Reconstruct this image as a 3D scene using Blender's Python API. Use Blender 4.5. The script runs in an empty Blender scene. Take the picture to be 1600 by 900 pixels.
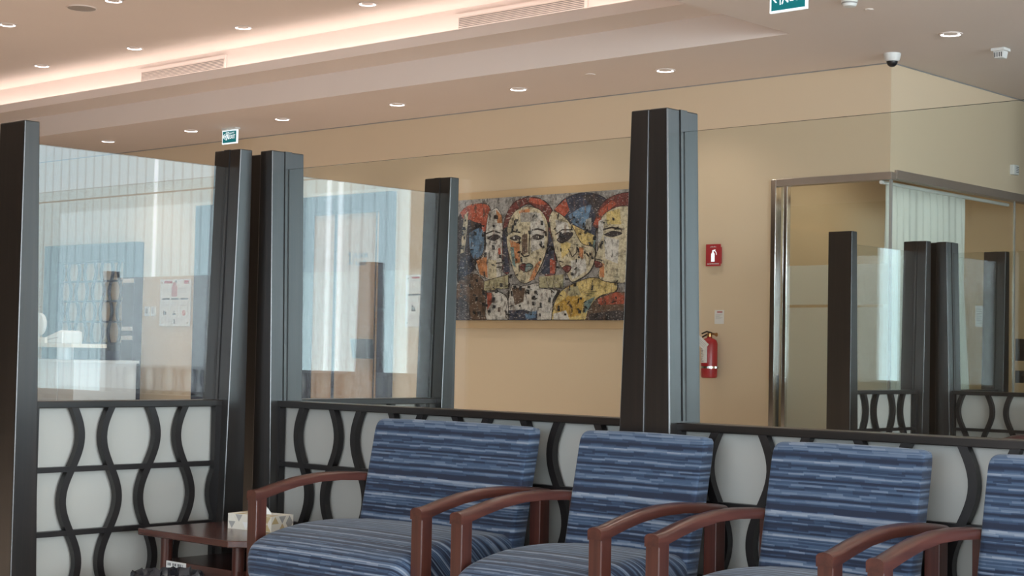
import bpy, bmesh, math, random
from mathutils import Vector, Matrix

random.seed(7)
PI = math.pi
S = bpy.context.scene
COL = S.collection

# ---------------------------------------------------------------- camera
cam_d = bpy.data.cameras.new('camera')
cam = bpy.data.objects.new('camera', cam_d)
COL.objects.link(cam)
yaw, pitch, roll = (math.radians(a) for a in (42.2297, 2.36352, 1.13196))
fw = Vector((-math.sin(yaw) * math.cos(pitch), math.cos(yaw) * math.cos(pitch), math.sin(pitch)))
rt = Vector((math.cos(yaw), math.sin(yaw), 0))
up = rt.cross(fw)
r2 = math.cos(roll) * rt + math.sin(roll) * up
u2 = -math.sin(roll) * rt + math.cos(roll) * up
m = Matrix((r2, u2, -fw)).transposed().to_4x4()
m.translation = Vector((0, 0, 1.14))
cam.matrix_world = m
cam_d.sensor_width = 36
cam_d.lens = 2563.96 / 1600 * 36
cam_d.clip_start = 0.05
cam_d.clip_end = 200
S.camera = cam

# ---------------------------------------------------------------- view + world
S.view_settings.view_transform = 'Standard'
S.view_settings.look = 'None'
S.view_settings.gamma = 1
S.view_settings.use_curve_mapping = False
S.view_settings.exposure = 0.06
S.cycles.max_bounces = 10
S.cycles.diffuse_bounces = 4
S.cycles.glossy_bounces = 5
S.cycles.transparent_max_bounces = 24
S.cycles.use_denoising = True
S.cycles.sample_clamp_indirect = 6
W = bpy.data.worlds.new('world')
S.world = W
W.use_nodes = True
bg = W.node_tree.nodes['Background']
bg.inputs['Color'].default_value = (0.78, 0.9, 1.0, 1)
bg.inputs['Strength'].default_value = 6.5


def area_light(name, loc, rot, sx, sy, power, color):
    d = bpy.data.lights.new(name, 'AREA')
    d.shape = 'RECTANGLE'
    d.size, d.size_y = sx, sy
    d.energy = power
    d.color = color
    o = bpy.data.objects.new(name, d)
    o.location = loc
    o.rotation_euler = rot
    COL.objects.link(o)
    return o


# daylight through the windows of the rear wall, behind the camera
area_light('rear_window_daylight', (2.0, -2.88, 1.75), (PI / 2, 0, 0), 11.6, 2.1, 42, (0.86, 0.94, 1.0))
# daylight through the long window of the right wall
area_light('right_window_daylight', (10.9, 2.5, 1.9), (0, PI / 2, 0), 2.4, 9.0, 1400, (0.78, 0.92, 1.0))
DOWN_W = 22.0        # each downlight in the low ceiling
RAISED_W = 92.0      # each downlight in the raised tray
COVE = 8.0           # cove strip radiance
BLIND = (2.5, 3.3, 3.7)


# ---------------------------------------------------------------- materials
def new_mat(name):
    mt = bpy.data.materials.new(name)
    mt.use_nodes = True
    nt = mt.node_tree
    nt.nodes.clear()
    out = nt.nodes.new('ShaderNodeOutputMaterial')
    return mt, nt, out


def N(nt, kind, **kw):
    n = nt.nodes.new('ShaderNode' + kind)
    for k, v in kw.items():
        setattr(n, k, v)
    return n


def srgb(r, g, b):
    f = lambda c: (c / 255 / 12.92) if c / 255 <= 0.04045 else ((c / 255 + 0.055) / 1.055) ** 2.4
    return (f(r), f(g), f(b), 1)


def pbr(name, col, rough=0.5, metal=0.0, var=0.0, scale=20.0, spec=0.5, bump=0.0, emit=None, estr=0.0, stretch=(1, 1, 1)):
    """plain paint / plastic / metal with a little procedural variation"""
    mt, nt, out = new_mat(name)
    p = N(nt, 'BsdfPrincipled')
    p.inputs['Roughness'].default_value = rough
    p.inputs['Metallic'].default_value = metal
    p.inputs['Specular IOR Level'].default_value = spec
    tc = N(nt, 'TexCoord')
    mp = N(nt, 'Mapping')
    mp.inputs['Scale'].default_value = stretch
    nz = N(nt, 'TexNoise')
    nz.inputs['Scale'].default_value = scale
    nz.inputs['Detail'].default_value = 3
    nt.links.new(tc.outputs['Object'], mp.inputs[0])
    nt.links.new(mp.outputs[0], nz.inputs['Vector'])
    mx = N(nt, 'Mix', data_type='RGBA')
    c = col if len(col) == 4 else (*col, 1)
    mx.inputs[6].default_value = tuple(max(0, x * (1 - var)) for x in c[:3]) + (1,)
    mx.inputs[7].default_value = tuple(min(1, x * (1 + var)) for x in c[:3]) + (1,)
    nt.links.new(nz.outputs['Fac'], mx.inputs[0])
    nt.links.new(mx.outputs[2], p.inputs['Base Color'])
    if bump:
        b = N(nt, 'Bump')
        b.inputs['Strength'].default_value = bump
        b.inputs['Distance'].default_value = 0.002
        nt.links.new(nz.outputs['Fac'], b.inputs['Height'])
        nt.links.new(b.outputs[0], p.inputs['Normal'])
    if emit:
        p.inputs['Emission Color'].default_value = emit if len(emit) == 4 else (*emit, 1)
        p.inputs['Emission Strength'].default_value = estr
    nt.links.new(p.outputs[0], out.inputs[0])
    return mt


def wood(name, dark, light, rough, axis='Z', scale=60.0, spec=0.5, coat=0.0):
    mt, nt, out = new_mat(name)
    p = N(nt, 'BsdfPrincipled')
    tc = N(nt, 'TexCoord')
    mp = N(nt, 'Mapping')
    sc = {'X': (0.03, 1, 1), 'Y': (1, 0.03, 1), 'Z': (1, 1, 0.03)}[axis]
    mp.inputs['Scale'].default_value = sc
    nz = N(nt, 'TexNoise')
    nz.inputs['Scale'].default_value = scale
    nz.inputs['Detail'].default_value = 5
    nz.inputs['Roughness'].default_value = 0.65
    rp = N(nt, 'ValToRGB')
    rp.color_ramp.elements[0].position = 0.35
    rp.color_ramp.elements[0].color = (*dark, 1)
    rp.color_ramp.elements[1].position = 0.72
    rp.color_ramp.elements[1].color = (*light, 1)
    nt.links.new(tc.outputs['Object'], mp.inputs[0])
    nt.links.new(mp.outputs[0], nz.inputs['Vector'])
    nt.links.new(nz.outputs['Fac'], rp.inputs[0])
    nt.links.new(rp.outputs[0], p.inputs['Base Color'])
    b = N(nt, 'Bump')
    b.inputs['Strength'].default_value = 0.12
    b.inputs['Distance'].default_value = 0.001
    nt.links.new(nz.outputs['Fac'], b.inputs['Height'])
    nt.links.new(b.outputs[0], p.inputs['Normal'])
    p.inputs['Roughness'].default_value = rough
    p.inputs['Specular IOR Level'].default_value = spec
    p.inputs['Coat Weight'].default_value = coat
    p.inputs['Coat Roughness'].default_value = 0.25
    nt.links.new(p.outputs[0], out.inputs[0])
    return mt


def fabric(name, seat):
    """woven horizontal stripes made of short dashes"""
    mt, nt, out = new_mat(name)
    L = nt.links.new
    p = N(nt, 'BsdfPrincipled')
    tc = N(nt, 'TexCoord')
    sp = N(nt, 'SeparateXYZ')
    L(tc.outputs['Object'], sp.inputs[0])

    def math_(op, a, b=None):
        n = N(nt, 'Math', operation=op)
        for i, v in enumerate((a, b)):
            if v is None:
                continue
            if isinstance(v, (int, float)):
                n.inputs[i].default_value = v
            else:
                L(v, n.inputs[i])
        return n.outputs[0]
    t = math_('ADD', sp.outputs['Y'], sp.outputs['Z']) if seat else sp.outputs['Z']
    xx = sp.outputs['X']
    if seat is False:
        xx = math_('ADD', sp.outputs['X'], math_('MULTIPLY', sp.outputs['Y'], 1.0))
    wob = N(nt, 'TexNoise')
    wob.inputs['Scale'].default_value = 5
    L(tc.outputs['Object'], wob.inputs['Vector'])
    t = math_('ADD', t, math_('MULTIPLY', wob.outputs['Fac'], 0.006))
    row = math_('FLOOR', math_('DIVIDE', t, 0.0060))
    wn = N(nt, 'TexWhiteNoise', noise_dimensions='1D')
    L(row, wn.inputs['W'])
    band = N(nt, 'TexNoise', noise_dimensions='1D')
    band.inputs['Scale'].default_value = 1.0
    band.inputs['Detail'].default_value = 1.0
    L(math_('MULTIPLY', t, 60.0), band.inputs['W'])
    cell = math_('FLOOR', math_('DIVIDE', math_('ADD', xx, math_('MULTIPLY', wn.outputs['Value'], 0.7)), 0.052))
    cb = N(nt, 'CombineXYZ')
    L(cell, cb.inputs[0])
    L(row, cb.inputs[1])
    wc = N(nt, 'TexWhiteNoise', noise_dimensions='2D')
    L(cb.outputs[0], wc.inputs['Vector'])
    v = math_('ADD', math_('MULTIPLY', band.outputs['Fac'], 0.95),
              math_('ADD', math_('MULTIPLY', wn.outputs['Value'], 0.30), math_('MULTIPLY', wc.outputs['Value'], 0.16)))
    rp = N(nt, 'ValToRGB')
    els = rp.color_ramp.elements
    els[0].position = 0.52
    els[0].color = srgb(30, 37, 56)
    els[1].position = 1.0
    els[1].color = srgb(132, 140, 152)
    for pos, c in ((0.64, srgb(42, 57, 80)), (0.74, srgb(60, 78, 102)), (0.85, srgb(92, 106, 126))):
        e = els.new(pos)
        e.color = c
    L(v, rp.inputs[0])
    L(rp.outputs[0], p.inputs['Base Color'])
    b = N(nt, 'Bump')
    b.inputs['Strength'].default_value = 0.25
    b.inputs['Distance'].default_value = 0.001
    L(v, b.inputs['Height'])
    L(b.outputs[0], p.inputs['Normal'])
    p.inputs['Roughness'].default_value = 0.75
    p.inputs['Specular IOR Level'].default_value = 0.25
    p.inputs['Sheen Weight'].default_value = 0.15
    L(p.outputs[0], out.inputs[0])
    return mt


def glass(name, tint=(0.955, 0.975, 0.965), f0=0.052):
    """clear pane: straight-through tint plus a sharp angle-dependent reflection on each face"""
    mt, nt, out = new_mat(name)
    L = nt.links.new
    geo = N(nt, 'NewGeometry')
    dt = N(nt, 'VectorMath', operation='DOT_PRODUCT')
    L(geo.outputs['Normal'], dt.inputs[0])
    L(geo.outputs['Incoming'], dt.inputs[1])
    ab = N(nt, 'Math', operation='ABSOLUTE')
    L(dt.outputs['Value'], ab.inputs[0])
    om = N(nt, 'Math', operation='SUBTRACT')
    om.inputs[0].default_value = 1
    L(ab.outputs[0], om.inputs[1])
    pw = N(nt, 'Math', operation='POWER')
    L(om.outputs[0], pw.inputs[0])
    pw.inputs[1].default_value = 5
    ma = N(nt, 'Math', operation='MULTIPLY_ADD')
    L(pw.outputs[0], ma.inputs[0])
    ma.inputs[1].default_value = 1 - f0
    ma.inputs[2].default_value = f0
    tr = N(nt, 'BsdfTransparent')
    tr.inputs[0].default_value = (*tint, 1)
    gl = N(nt, 'BsdfGlossy')
    gl.inputs['Roughness'].default_value = 0.0
    gl.inputs[0].default_value = (1, 1, 1, 1)
    mx = N(nt, 'MixShader')
    L(ma.outputs[0], mx.inputs[0])
    L(tr.outputs[0], mx.inputs[1])
    L(gl.outputs[0], mx.inputs[2])
    L(mx.outputs[0], out.inputs[0])
    return mt


def frosted(name, col, clear):
    mt, nt, out = new_mat(name)
    L = nt.links.new
    tr = N(nt, 'BsdfTransparent')
    tr.inputs[0].default_value = (0.95, 0.97, 0.95, 1)
    df = N(nt, 'BsdfDiffuse')
    df.inputs[0].default_value = (*col, 1)
    tl = N(nt, 'BsdfTranslucent')
    tl.inputs[0].default_value = (*col, 1)
    a = N(nt, 'MixShader')
    a.inputs[0].default_value = 0.45
    L(df.outputs[0], a.inputs[1])
    L(tl.outputs[0], a.inputs[2])
    b = N(nt, 'MixShader')
    b.inputs[0].default_value = clear
    L(a.outputs[0], b.inputs[1])
    L(tr.outputs[0], b.inputs[2])
    L(b.outputs[0], out.inputs[0])
    return mt


def emitter(name, col, strength):
    mt, nt, out = new_mat(name)
    e = N(nt, 'Emission')
    e.inputs[0].default_value = (*col, 1)
    e.inputs[1].default_value = strength
    nt.links.new(e.outputs[0], out.inputs[0])
    return mt


def paint_mat(name, col):
    """gritty oil paint: base colour broken by scratches, cracks and pale scumble"""
    mt, nt, out = new_mat(name)
    L = nt.links.new
    p = N(nt, 'BsdfPrincipled')
    tc = N(nt, 'TexCoord')
    n1 = N(nt, 'TexNoise')
    n1.inputs['Scale'].default_value = 16
    n1.inputs['Detail'].default_value = 8
    n1.inputs['Roughness'].default_value = 0.7
    L(tc.outputs['Object'], n1.inputs['Vector'])
    r1 = N(nt, 'ValToRGB')
    c = col[:3]
    e = r1.color_ramp.elements
    e[0].position = 0.34
    e[0].color = (c[0] * 0.28, c[1] * 0.27, c[2] * 0.27, 1)
    e[1].position = 0.72
    e[1].color = tuple(min(1, x * 1.25 + 0.05) for x in c) + (1,)
    k = e.new(0.5)
    k.color = (*c, 1)
    L(n1.outputs['Fac'], r1.inputs[0])
    vo = N(nt, 'TexVoronoi', feature='DISTANCE_TO_EDGE')
    vo.inputs['Scale'].default_value = 26
    dist = N(nt, 'Mix', data_type='RGBA')
    dist.inputs[0].default_value = 0.06
    L(tc.outputs['Object'], dist.inputs[6])
    L(n1.outputs['Color'], dist.inputs[7])
    L(dist.outputs[2], vo.inputs['Vector'])
    r2 = N(nt, 'ValToRGB')
    r2.color_ramp.elements[0].position = 0.0
    r2.color_ramp.elements[0].color = (0.22, 0.2, 0.18, 1)
    r2.color_ramp.elements[1].position = 0.06
    r2.color_ramp.elements[1].color = (1, 1, 1, 1)
    L(vo.outputs['Distance'], r2.inputs[0])
    mx = N(nt, 'Mix', data_type='RGBA', blend_type='MULTIPLY')
    mx.inputs[0].default_value = 0.55
    L(r1.outputs[0], mx.inputs[6])
    L(r2.outputs[0], mx.inputs[7])
    cur = mx.outputs[2]
    # dark and pale scumbled flecks, stretched like palette-knife drags
    for sc, st, lo, hi, colr, amt in ((34, (1, 1, 0.45), 0.57, 0.66, (0.05, 0.045, 0.045, 1), 0.8), (85, (0.5, 1, 1), 0.58, 0.68, (0.66, 0.63, 0.57, 1), 0.55), (20, (1, 1, 0.3), 0.60, 0.70, (0.16, 0.10, 0.07, 1), 0.65)):
        mp = N(nt, 'Mapping')
        mp.inputs['Scale'].default_value = st
        mp.inputs['Location'].default_value = (sc * 0.37, 0, sc * 0.11)
        L(tc.outputs['Object'], mp.inputs[0])
        nz = N(nt, 'TexNoise')
        nz.inputs['Scale'].default_value = sc
        nz.inputs['Detail'].default_value = 6
        L(mp.outputs[0], nz.inputs['Vector'])
        mr = N(nt, 'MapRange')
        mr.inputs[1].default_value = lo
        mr.inputs[2].default_value = hi
        mr.inputs[4].default_value = amt
        L(nz.outputs['Fac'], mr.inputs[0])
        m2 = N(nt, 'Mix', data_type='RGBA')
        L(mr.outputs[0], m2.inputs[0])
        L(cur, m2.inputs[6])
        m2.inputs[7].default_value = colr
        cur = m2.outputs[2]
    L(cur, p.inputs['Base Color'])
    p.inputs['Roughness'].default_value = 0.55
    L(p.outputs[0], out.inputs[0])
    return mt


def wall_mat(name, col, rough=0.6):
    return pbr(name, col, rough, var=0.025, scale=1.3, spec=0.3)


M = {
    'wall': wall_mat('tan_wall_paint', (0.68, 0.545, 0.385)),
    'ceiling': wall_mat('ceiling_paint', (0.80, 0.715, 0.665), 0.8),
    'unseen_dark': pbr('unseen_wall_darkened', (0.10, 0.075, 0.055), 0.6, var=0.1, scale=3),  # unseen walls, coloured dark so posts and panes reflect less
    'floor': pbr('stone_floor', (0.60, 0.53, 0.45), 0.35, var=0.08, scale=2),
    'wenge': wood('wenge_veneer', (0.006, 0.005, 0.0045), (0.019, 0.0135, 0.011), 0.30, 'Z', 55, spec=0.8, coat=0.25),
    'wengeX': wood('wenge_rail', (0.006, 0.005, 0.0045), (0.019, 0.0135, 0.011), 0.33, 'X', 55, spec=0.6),
    'wengecut': pbr('wenge_lattice', (0.010, 0.008, 0.008), 0.4, var=0.2, scale=30),
    'groove': pbr('wenge_groove', (0.006, 0.005, 0.005), 0.5, var=0.1),
    'backing': pbr('pale_backing', (0.385, 0.378, 0.35), 0.4, var=0.03, scale=4),
    'glass': glass('clear_pane'),
    'crossglass': glass('cross_pane', f0=0.07),
    'officeglass': glass('office_pane', (0.97, 0.985, 0.972), 0.05),
    'edge': pbr('glass_edge', (0.02, 0.03, 0.028), 0.2, var=0.1),
    'cherry': wood('cherry_wood', (0.048, 0.0145, 0.0105), (0.098, 0.030, 0.020), 0.30, 'Y', 40, coat=0.25),
    'cherryZ': wood('cherry_wood_upright', (0.048, 0.0145, 0.0105), (0.098, 0.030, 0.020), 0.30, 'Z', 40, coat=0.25),
    'cherryX': wood('cherry_table', (0.055, 0.018, 0.013), (0.095, 0.032, 0.022), 0.22, 'X', 40, coat=0.3),
    'fabric_back': fabric('striped_fabric_back', False),
    'fabric_seat': fabric('striped_fabric_seat', True),
    'chrome': pbr('chrome', (0.72, 0.70, 0.68), 0.12, 1.0, var=0.05),
    'tinted_chrome': pbr('chrome_reflection_tint', (0.36, 0.29, 0.245), 0.28, 0.35, var=0.2, scale=3, stretch=(1, 0.6, 1)),  # chrome rails with the room's tan reflection put into the base colour
    'white': pbr('white_plastic', (0.72, 0.72, 0.70), 0.4, var=0.02),
    'offwhite': pbr('white_laminate', (0.66, 0.70, 0.72), 0.35, var=0.02),
    'paper': pbr('paper', (0.74, 0.73, 0.71), 0.6, var=0.02),
    'grey': pbr('grey_plastic', (0.30, 0.29, 0.28), 0.5, var=0.05),
    'lightgrey': pbr('light_grey_print', (0.50, 0.50, 0.50), 0.6, var=0.03),
    'black': pbr('black_plastic', (0.012, 0.012, 0.014), 0.3, var=0.1),
    'ink': pbr('dark_ink', (0.05, 0.05, 0.06), 0.6, var=0.1),
    'navy': pbr('navy_metal', (0.020, 0.022, 0.045), 0.4, var=0.1, scale=3),
    'navyink': pbr('navy_ink', (0.006, 0.01, 0.03), 0.5, var=0.1),
    'maple': wood('maple_door', (0.36, 0.205, 0.095), (0.46, 0.275, 0.135), 0.4, 'Z', 18),
    'red': pbr('red_enamel', (0.36, 0.012, 0.018), 0.25, var=0.08),
    'redprint': pbr('red_print', (0.40, 0.020, 0.030), 0.45, var=0.05),
    'orangeprint': pbr('orange_print', (0.62, 0.20, 0.13), 0.5, var=0.05),
    'pinkprint': pbr('pink_print', (0.62, 0.30, 0.27), 0.5, var=0.05),
    'brass': pbr('brass', (0.45, 0.25, 0.10), 0.3, 1.0, var=0.1),
    'frame_tan': pbr('tan_backing_board', (0.56, 0.40, 0.235), 0.5, var=0.04, scale=6),
    'curtain': pbr('white_curtain', (0.88, 0.87, 0.81), 0.8, var=0.02, scale=12),
    'film': frosted('frosted_film', (0.90, 0.87, 0.80), 0.25),
    'gold': pbr('gold_print', (0.50, 0.38, 0.20), 0.5, var=0.1),
    'cream': pbr('cream_print', (0.70, 0.66, 0.57), 0.6, var=0.04),
    'greyprint': pbr('grey_print', (0.34, 0.33, 0.31), 0.6, var=0.1),
    'liner': pbr('black_liner', (0.014, 0.014, 0.018), 0.22, var=0.2, scale=30, bump=0.4),
    'teal': pbr('teal_sign', (0.0, 0.135, 0.155), 0.4, var=0.03, emit=(0.0, 0.15, 0.17), estr=0.55),
    'signwhite': pbr('sign_white', (0.8, 0.85, 0.88), 0.4, var=0.01, emit=(0.85, 0.95, 1.0), estr=0.75),
    'led': emitter('cove_led', (1.0, 0.86, 0.79), COVE),
    'lamp': emitter('downlight_lens', (1.0, 0.93, 0.93), 7.0),
    'ring': pbr('downlight_ring', (0.78, 0.70, 0.66), 0.4, var=0.02),
    'speaker': pbr('speaker_mesh', (0.36, 0.33, 0.31), 0.7, var=0.1, scale=200),
    'bluefabric': pbr('blue_fabric', (0.09, 0.14, 0.22), 0.8, var=0.1, scale=60),
    'blind': emitter('backlit_blind', BLIND, 1.0),
    'blindfold': emitter('backlit_blind_overlap', tuple(c * 0.68 for c in BLIND), 1.0),
    'bottle': pbr('pink_bottle', (0.50, 0.20, 0.19), 0.4, var=0.1),
}


# ---------------------------------------------------------------- mesh helpers
def box(bm, lo, hi, mi=0, M4=None):
    vs = []
    for x in (lo[0], hi[0]):
        for y in (lo[1], hi[1]):
            for z in (lo[2], hi[2]):
                v = Vector((x, y, z))
                vs.append(bm.verts.new(M4 @ v if M4 else v))
    for f in ((0, 1, 3, 2), (4, 6, 7, 5), (0, 4, 5, 1), (2, 3, 7, 6), (0, 2, 6, 4), (1, 5, 7, 3)):
        bm.faces.new([vs[i] for i in f]).material_index = mi


def prism(bm, pts, axis, a, b, mi=0, M4=None):
    """2-D outline extruded along an axis; pts are the other two coordinates in order"""
    def mk(p, t):
        v = {'x': (t, p[0], p[1]), 'y': (p[0], t, p[1]), 'z': (p[0], p[1], t)}[axis]
        v = Vector(v)
        return bm.verts.new(M4 @ v if M4 else v)
    A = [mk(p, a) for p in pts]
    B = [mk(p, b) for p in pts]
    n = len(pts)
    bm.faces.new(A).material_index = mi
    bm.faces.new(B[::-1]).material_index = mi
    for i in range(n):
        bm.faces.new([A[i], B[i], B[(i + 1) % n], A[(i + 1) % n]]).material_index = mi


def lathe(bm, prof, c=(0, 0, 0), axis='z', n=24, mi=0, cap=True):
    rings = []
    for r, h in prof:
        ring = []
        for i in range(n):
            a = 2 * PI * i / n
            p = {'z': (r * math.cos(a), r * math.sin(a), h), 'y': (r * math.cos(a), h, r * math.sin(a)),
                 'x': (h, r * math.cos(a), r * math.sin(a))}[axis]
            ring.append(bm.verts.new(Vector(p) + Vector(c)))
        rings.append(ring)
    for a, b in zip(rings, rings[1:]):
        for i in range(n):
            bm.faces.new([a[i], a[(i + 1) % n], b[(i + 1) % n], b[i]]).material_index = mi
    if cap:
        bm.faces.new(rings[0]).material_index = mi
        bm.faces.new(rings[-1][::-1]).material_index = mi


def loft(bm, rings, mi=0, cap=True):
    R = [[bm.verts.new(p) for p in r] for r in rings]
    n = len(R[0])
    for a, b in zip(R, R[1:]):
        for i in range(n):
            bm.faces.new([a[i], a[(i + 1) % n], b[(i + 1) % n], b[i]]).material_index = mi
    if cap:
        bm.faces.new(R[0][::-1]).material_index = mi
        bm.faces.new(R[-1]).material_index = mi


def tube(bm, pts, r, n=10, mi=0):
    pts = [Vector(p) for p in pts]
    rings = []
    for i, p in enumerate(pts):
        d = (pts[min(i + 1, len(pts) - 1)] - pts[max(i - 1, 0)]).normalized()
        u = d.orthogonal().normalized()
        w = d.cross(u)
        rings.append([p + r * (math.cos(2 * PI * k / n) * u + math.sin(2 * PI * k / n) * w) for k in range(n)])
    loft(bm, rings, mi)


def obj(name, bm, mats, parent=None, loc=None, rotz=0.0, smooth=False, bevel=0.0, seg=2):
    bmesh.ops.recalc_face_normals(bm, faces=bm.faces[:])
    me = bpy.data.meshes.new(name)
    bm.to_mesh(me)
    bm.free()
    for mt in (mats if isinstance(mats, (list, tuple)) else [mats]):
        me.materials.append(M[mt] if isinstance(mt, str) else mt)
    if smooth:
        for p in me.polygons:
            p.use_smooth = True
    o = bpy.data.objects.new(name, me)
    COL.objects.link(o)
    if parent:
        o.parent = parent
    if loc:
        o.location = loc
    o.rotation_euler = (0, 0, rotz)
    if bevel:
        b = o.modifiers.new('bevel', 'BEVEL')
        b.width = bevel
        b.segments = seg
        b.limit_method = 'ANGLE'
        b.angle_limit = math.radians(40)
    if smooth:
        e = o.modifiers.new('split', 'EDGE_SPLIT')
        e.split_angle = math.radians(40)
    return o


def BM():
    return bmesh.new()


def tag(o, label, cat, group=None):
    o['label'] = label
    o['category'] = cat
    if group:
        o['group'] = group
    return o


def thing(name, label, cat, loc=(0, 0, 0), rotz=0.0, group=None):
    o = bpy.data.objects.new(name, None)
    o.empty_display_size = 0.1
    COL.objects.link(o)
    o.location = loc
    o.rotation_euler = (0, 0, rotz)
    return tag(o, label, cat, group)


def struct(name, bm, mt, **kw):
    o = obj(name, bm, mt, **kw)
    if o.parent is None:
        o['kind'] = 'structure'
    return o


def dup(root, loc, rotz=None, label=None):
    r = root.copy()
    COL.objects.link(r)
    r.location = loc
    if rotz is not None:
        r.rotation_euler = (0, 0, rotz)
    if label:
        r['label'] = label
    for ch in list(root.children):
        c = ch.copy()
        COL.objects.link(c)
        c.parent = r
        for g in list(ch.children):
            d = g.copy()
            COL.objects.link(d)
            d.parent = c
    return r


def text(name, body, size, mt, parent, loc, rot=(PI / 2, 0, 0), align='LEFT', ext=0.0008, xs=1.0):
    cu = bpy.data.curves.new(name, 'FONT')
    cu.body = body
    cu.size = size
    cu.align_x = align
    cu.extrude = ext
    cu.offset = size * 0.012
    tmp = bpy.data.objects.new(name + '_curve', cu)
    COL.objects.link(tmp)
    dg = bpy.context.evaluated_depsgraph_get()
    me = bpy.data.meshes.new_from_object(tmp.evaluated_get(dg))
    bpy.data.objects.remove(tmp)
    bpy.data.curves.remove(cu)
    me.materials.clear()
    me.materials.append(M[mt])
    o = bpy.data.objects.new(name, me)
    COL.objects.link(o)
    o.parent = parent
    o.location = loc
    o.rotation_euler = rot
    o.scale = (xs, 1, 1)
    return o


# ================================================================ SETTING
ZC, ZU, ZL = 3.325, 3.83, 3.53       # soffit, raised ceiling, lip underside
YW = 10.6                            # back wall
XO = -5.943                          # office side plane
b = BM(); box(b, (-22, -3, -0.1), (11, 15, 0)); struct('floor', b, 'floor')
# back wall: left of the office, then over the glazing
b = BM(); box(b, (-22, YW, 0), (-6.95, YW + 0.2, ZC)); struct('wall_back', b, 'wall')
b = BM()
box(b, (-6.95, YW, 2.515), (XO, YW + 0.12, ZC))
box(b, (XO - 0.12, YW + 0.12, 2.535), (XO, 15, ZC))
box(b, (XO - 0.12, 13.6, 0), (XO, 15, 2.535))
struct('wall_office', b, 'wall')
b = BM()
box(b, (-7.6, YW + 0.2, 0), (-7.48, 13.6, 2.9))
box(b, (-7.48, 13.6, 0), (XO - 0.1, 13.72, 3.0))
struct('wall_office_inner', b, 'wall')
b = BM(); box(b, (-7.48, YW + 0.12, 2.9), (XO - 0.12, 13.6, 3.0)); struct('ceiling_office', b, 'ceiling')
b = BM(); box(b, (-22.2, -3, 0), (-22, YW + 0.2, 4.0)); struct('wall_left', b, 'wall')
b = BM(); box(b, (11, -3, 0), (11.2, 12.2, 0.7)); box(b, (11, -3, 3.1), (11.2, 12.2, 4.4)); box(b, (11, 7.0, 0.7), (11.2, 12.2, 3.1)); box(b, (11, -3, 0.7), (11.2, -2, 3.1)); struct('wall_right', b, 'wall')
b = BM()
box(b, (-22, -3.2, 0), (-4, -3, 4.0)); box(b, (8, -3.2, 0), (11, -3, 4.4))
box(b, (-4, -3.2, 0), (8, -3, 0.65)); box(b, (-4, -3.2, 2.85), (8, -3, 4.4))
struct('wall_rear', b, 'unseen_dark')
b = BM(); box(b, (XO - 0.12, 15, 0), (-4.2, 15.2, ZC)); box(b, (-4.4, 12, 0), (-4.2, 15, ZC)); struct('wall_corridor', b, 'unseen_dark')
# window wall on the right, beyond the frame
b = BM()
Y2 = 12.0
box(b, (-4.2, Y2, 0), (-3.79, Y2 + 0.2, 4.4)); box(b, (-3.60, Y2, 0), (1.93, Y2 + 0.2, 4.4)); box(b, (9.7, Y2, 0), (11, Y2 + 0.2, 4.4))
box(b, (-3.79, Y2, 0), (-3.60, Y2 + 0.2, 1.0)); box(b, (-3.79, Y2, 3.0), (-3.60, Y2 + 0.2, 4.4))
box(b, (1.93, Y2, 0), (9.7, Y2 + 0.2, 0.5)); box(b, (1.93, Y2, 4.05), (9.7, Y2 + 0.2, 4.4))
struct('wall_window', b, 'unseen_dark')

# ceiling: soffit with a large raised tray, cove along the tray's far side
b = BM()
XT = -5.965; YE = 9.28
box(b, (-22, YE + 0.06, ZC), (XT, YW + 0.2, ZC + 0.08))
box(b, (XT, -3, ZC), (1.0, YW, ZC + 0.08))
box(b, (XO, YW, ZC), (1.0, 15, ZC + 0.08))
box(b, (XT, -3, ZC + 0.08), (XT + 0.06, YE + 0.06, ZU + 0.05))
box(b, (0.94, -3, ZC), (1.0, 12.2, 4.4))
struct('ceiling', b, 'ceiling')
b = BM(); box(b, (1.0, -3, 4.4), (11, 12.2, 4.5)); struct('ceiling_atrium', b, 'ceiling')
b = BM(); box(b, (-22, -3, ZU), (XT, 9.08, ZU + 0.08)); struct('ceiling_raised', b, 'ceiling')
b = BM()
prism(b, [(YE, ZC), (YE, ZL), (8.87, ZL), (8.87, 3.612), (8.90, 3.612), (8.90, 3.555), (YE + 0.06, 3.555), (YE + 0.06, ZC)], 'x', -22, XT)
struct('trim_1', b, 'ceiling')
b = BM(); box(b, (-22, 9.08, 3.55), (XT, 9.14, ZU + 0.08)); struct('trim_2', b, 'ceiling')
b = BM(); box(b, (-21.9, YW - 0.006, ZC - 0.008), (XO, YW, ZC - 0.0005)); box(b, (XO, YW - 0.006, ZC - 0.008), (XO + 0.006, 15, ZC - 0.0005)); struct('trim_3', b, 'grey')
b = BM(); box(b, (-21.9, 8.955, 3.556), (XT - 0.05, 9.0, 3.572))
tag(obj('cove_light', b, 'led'), 'long hidden cove light strip behind the ceiling lip along the raised tray', 'light')

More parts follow.
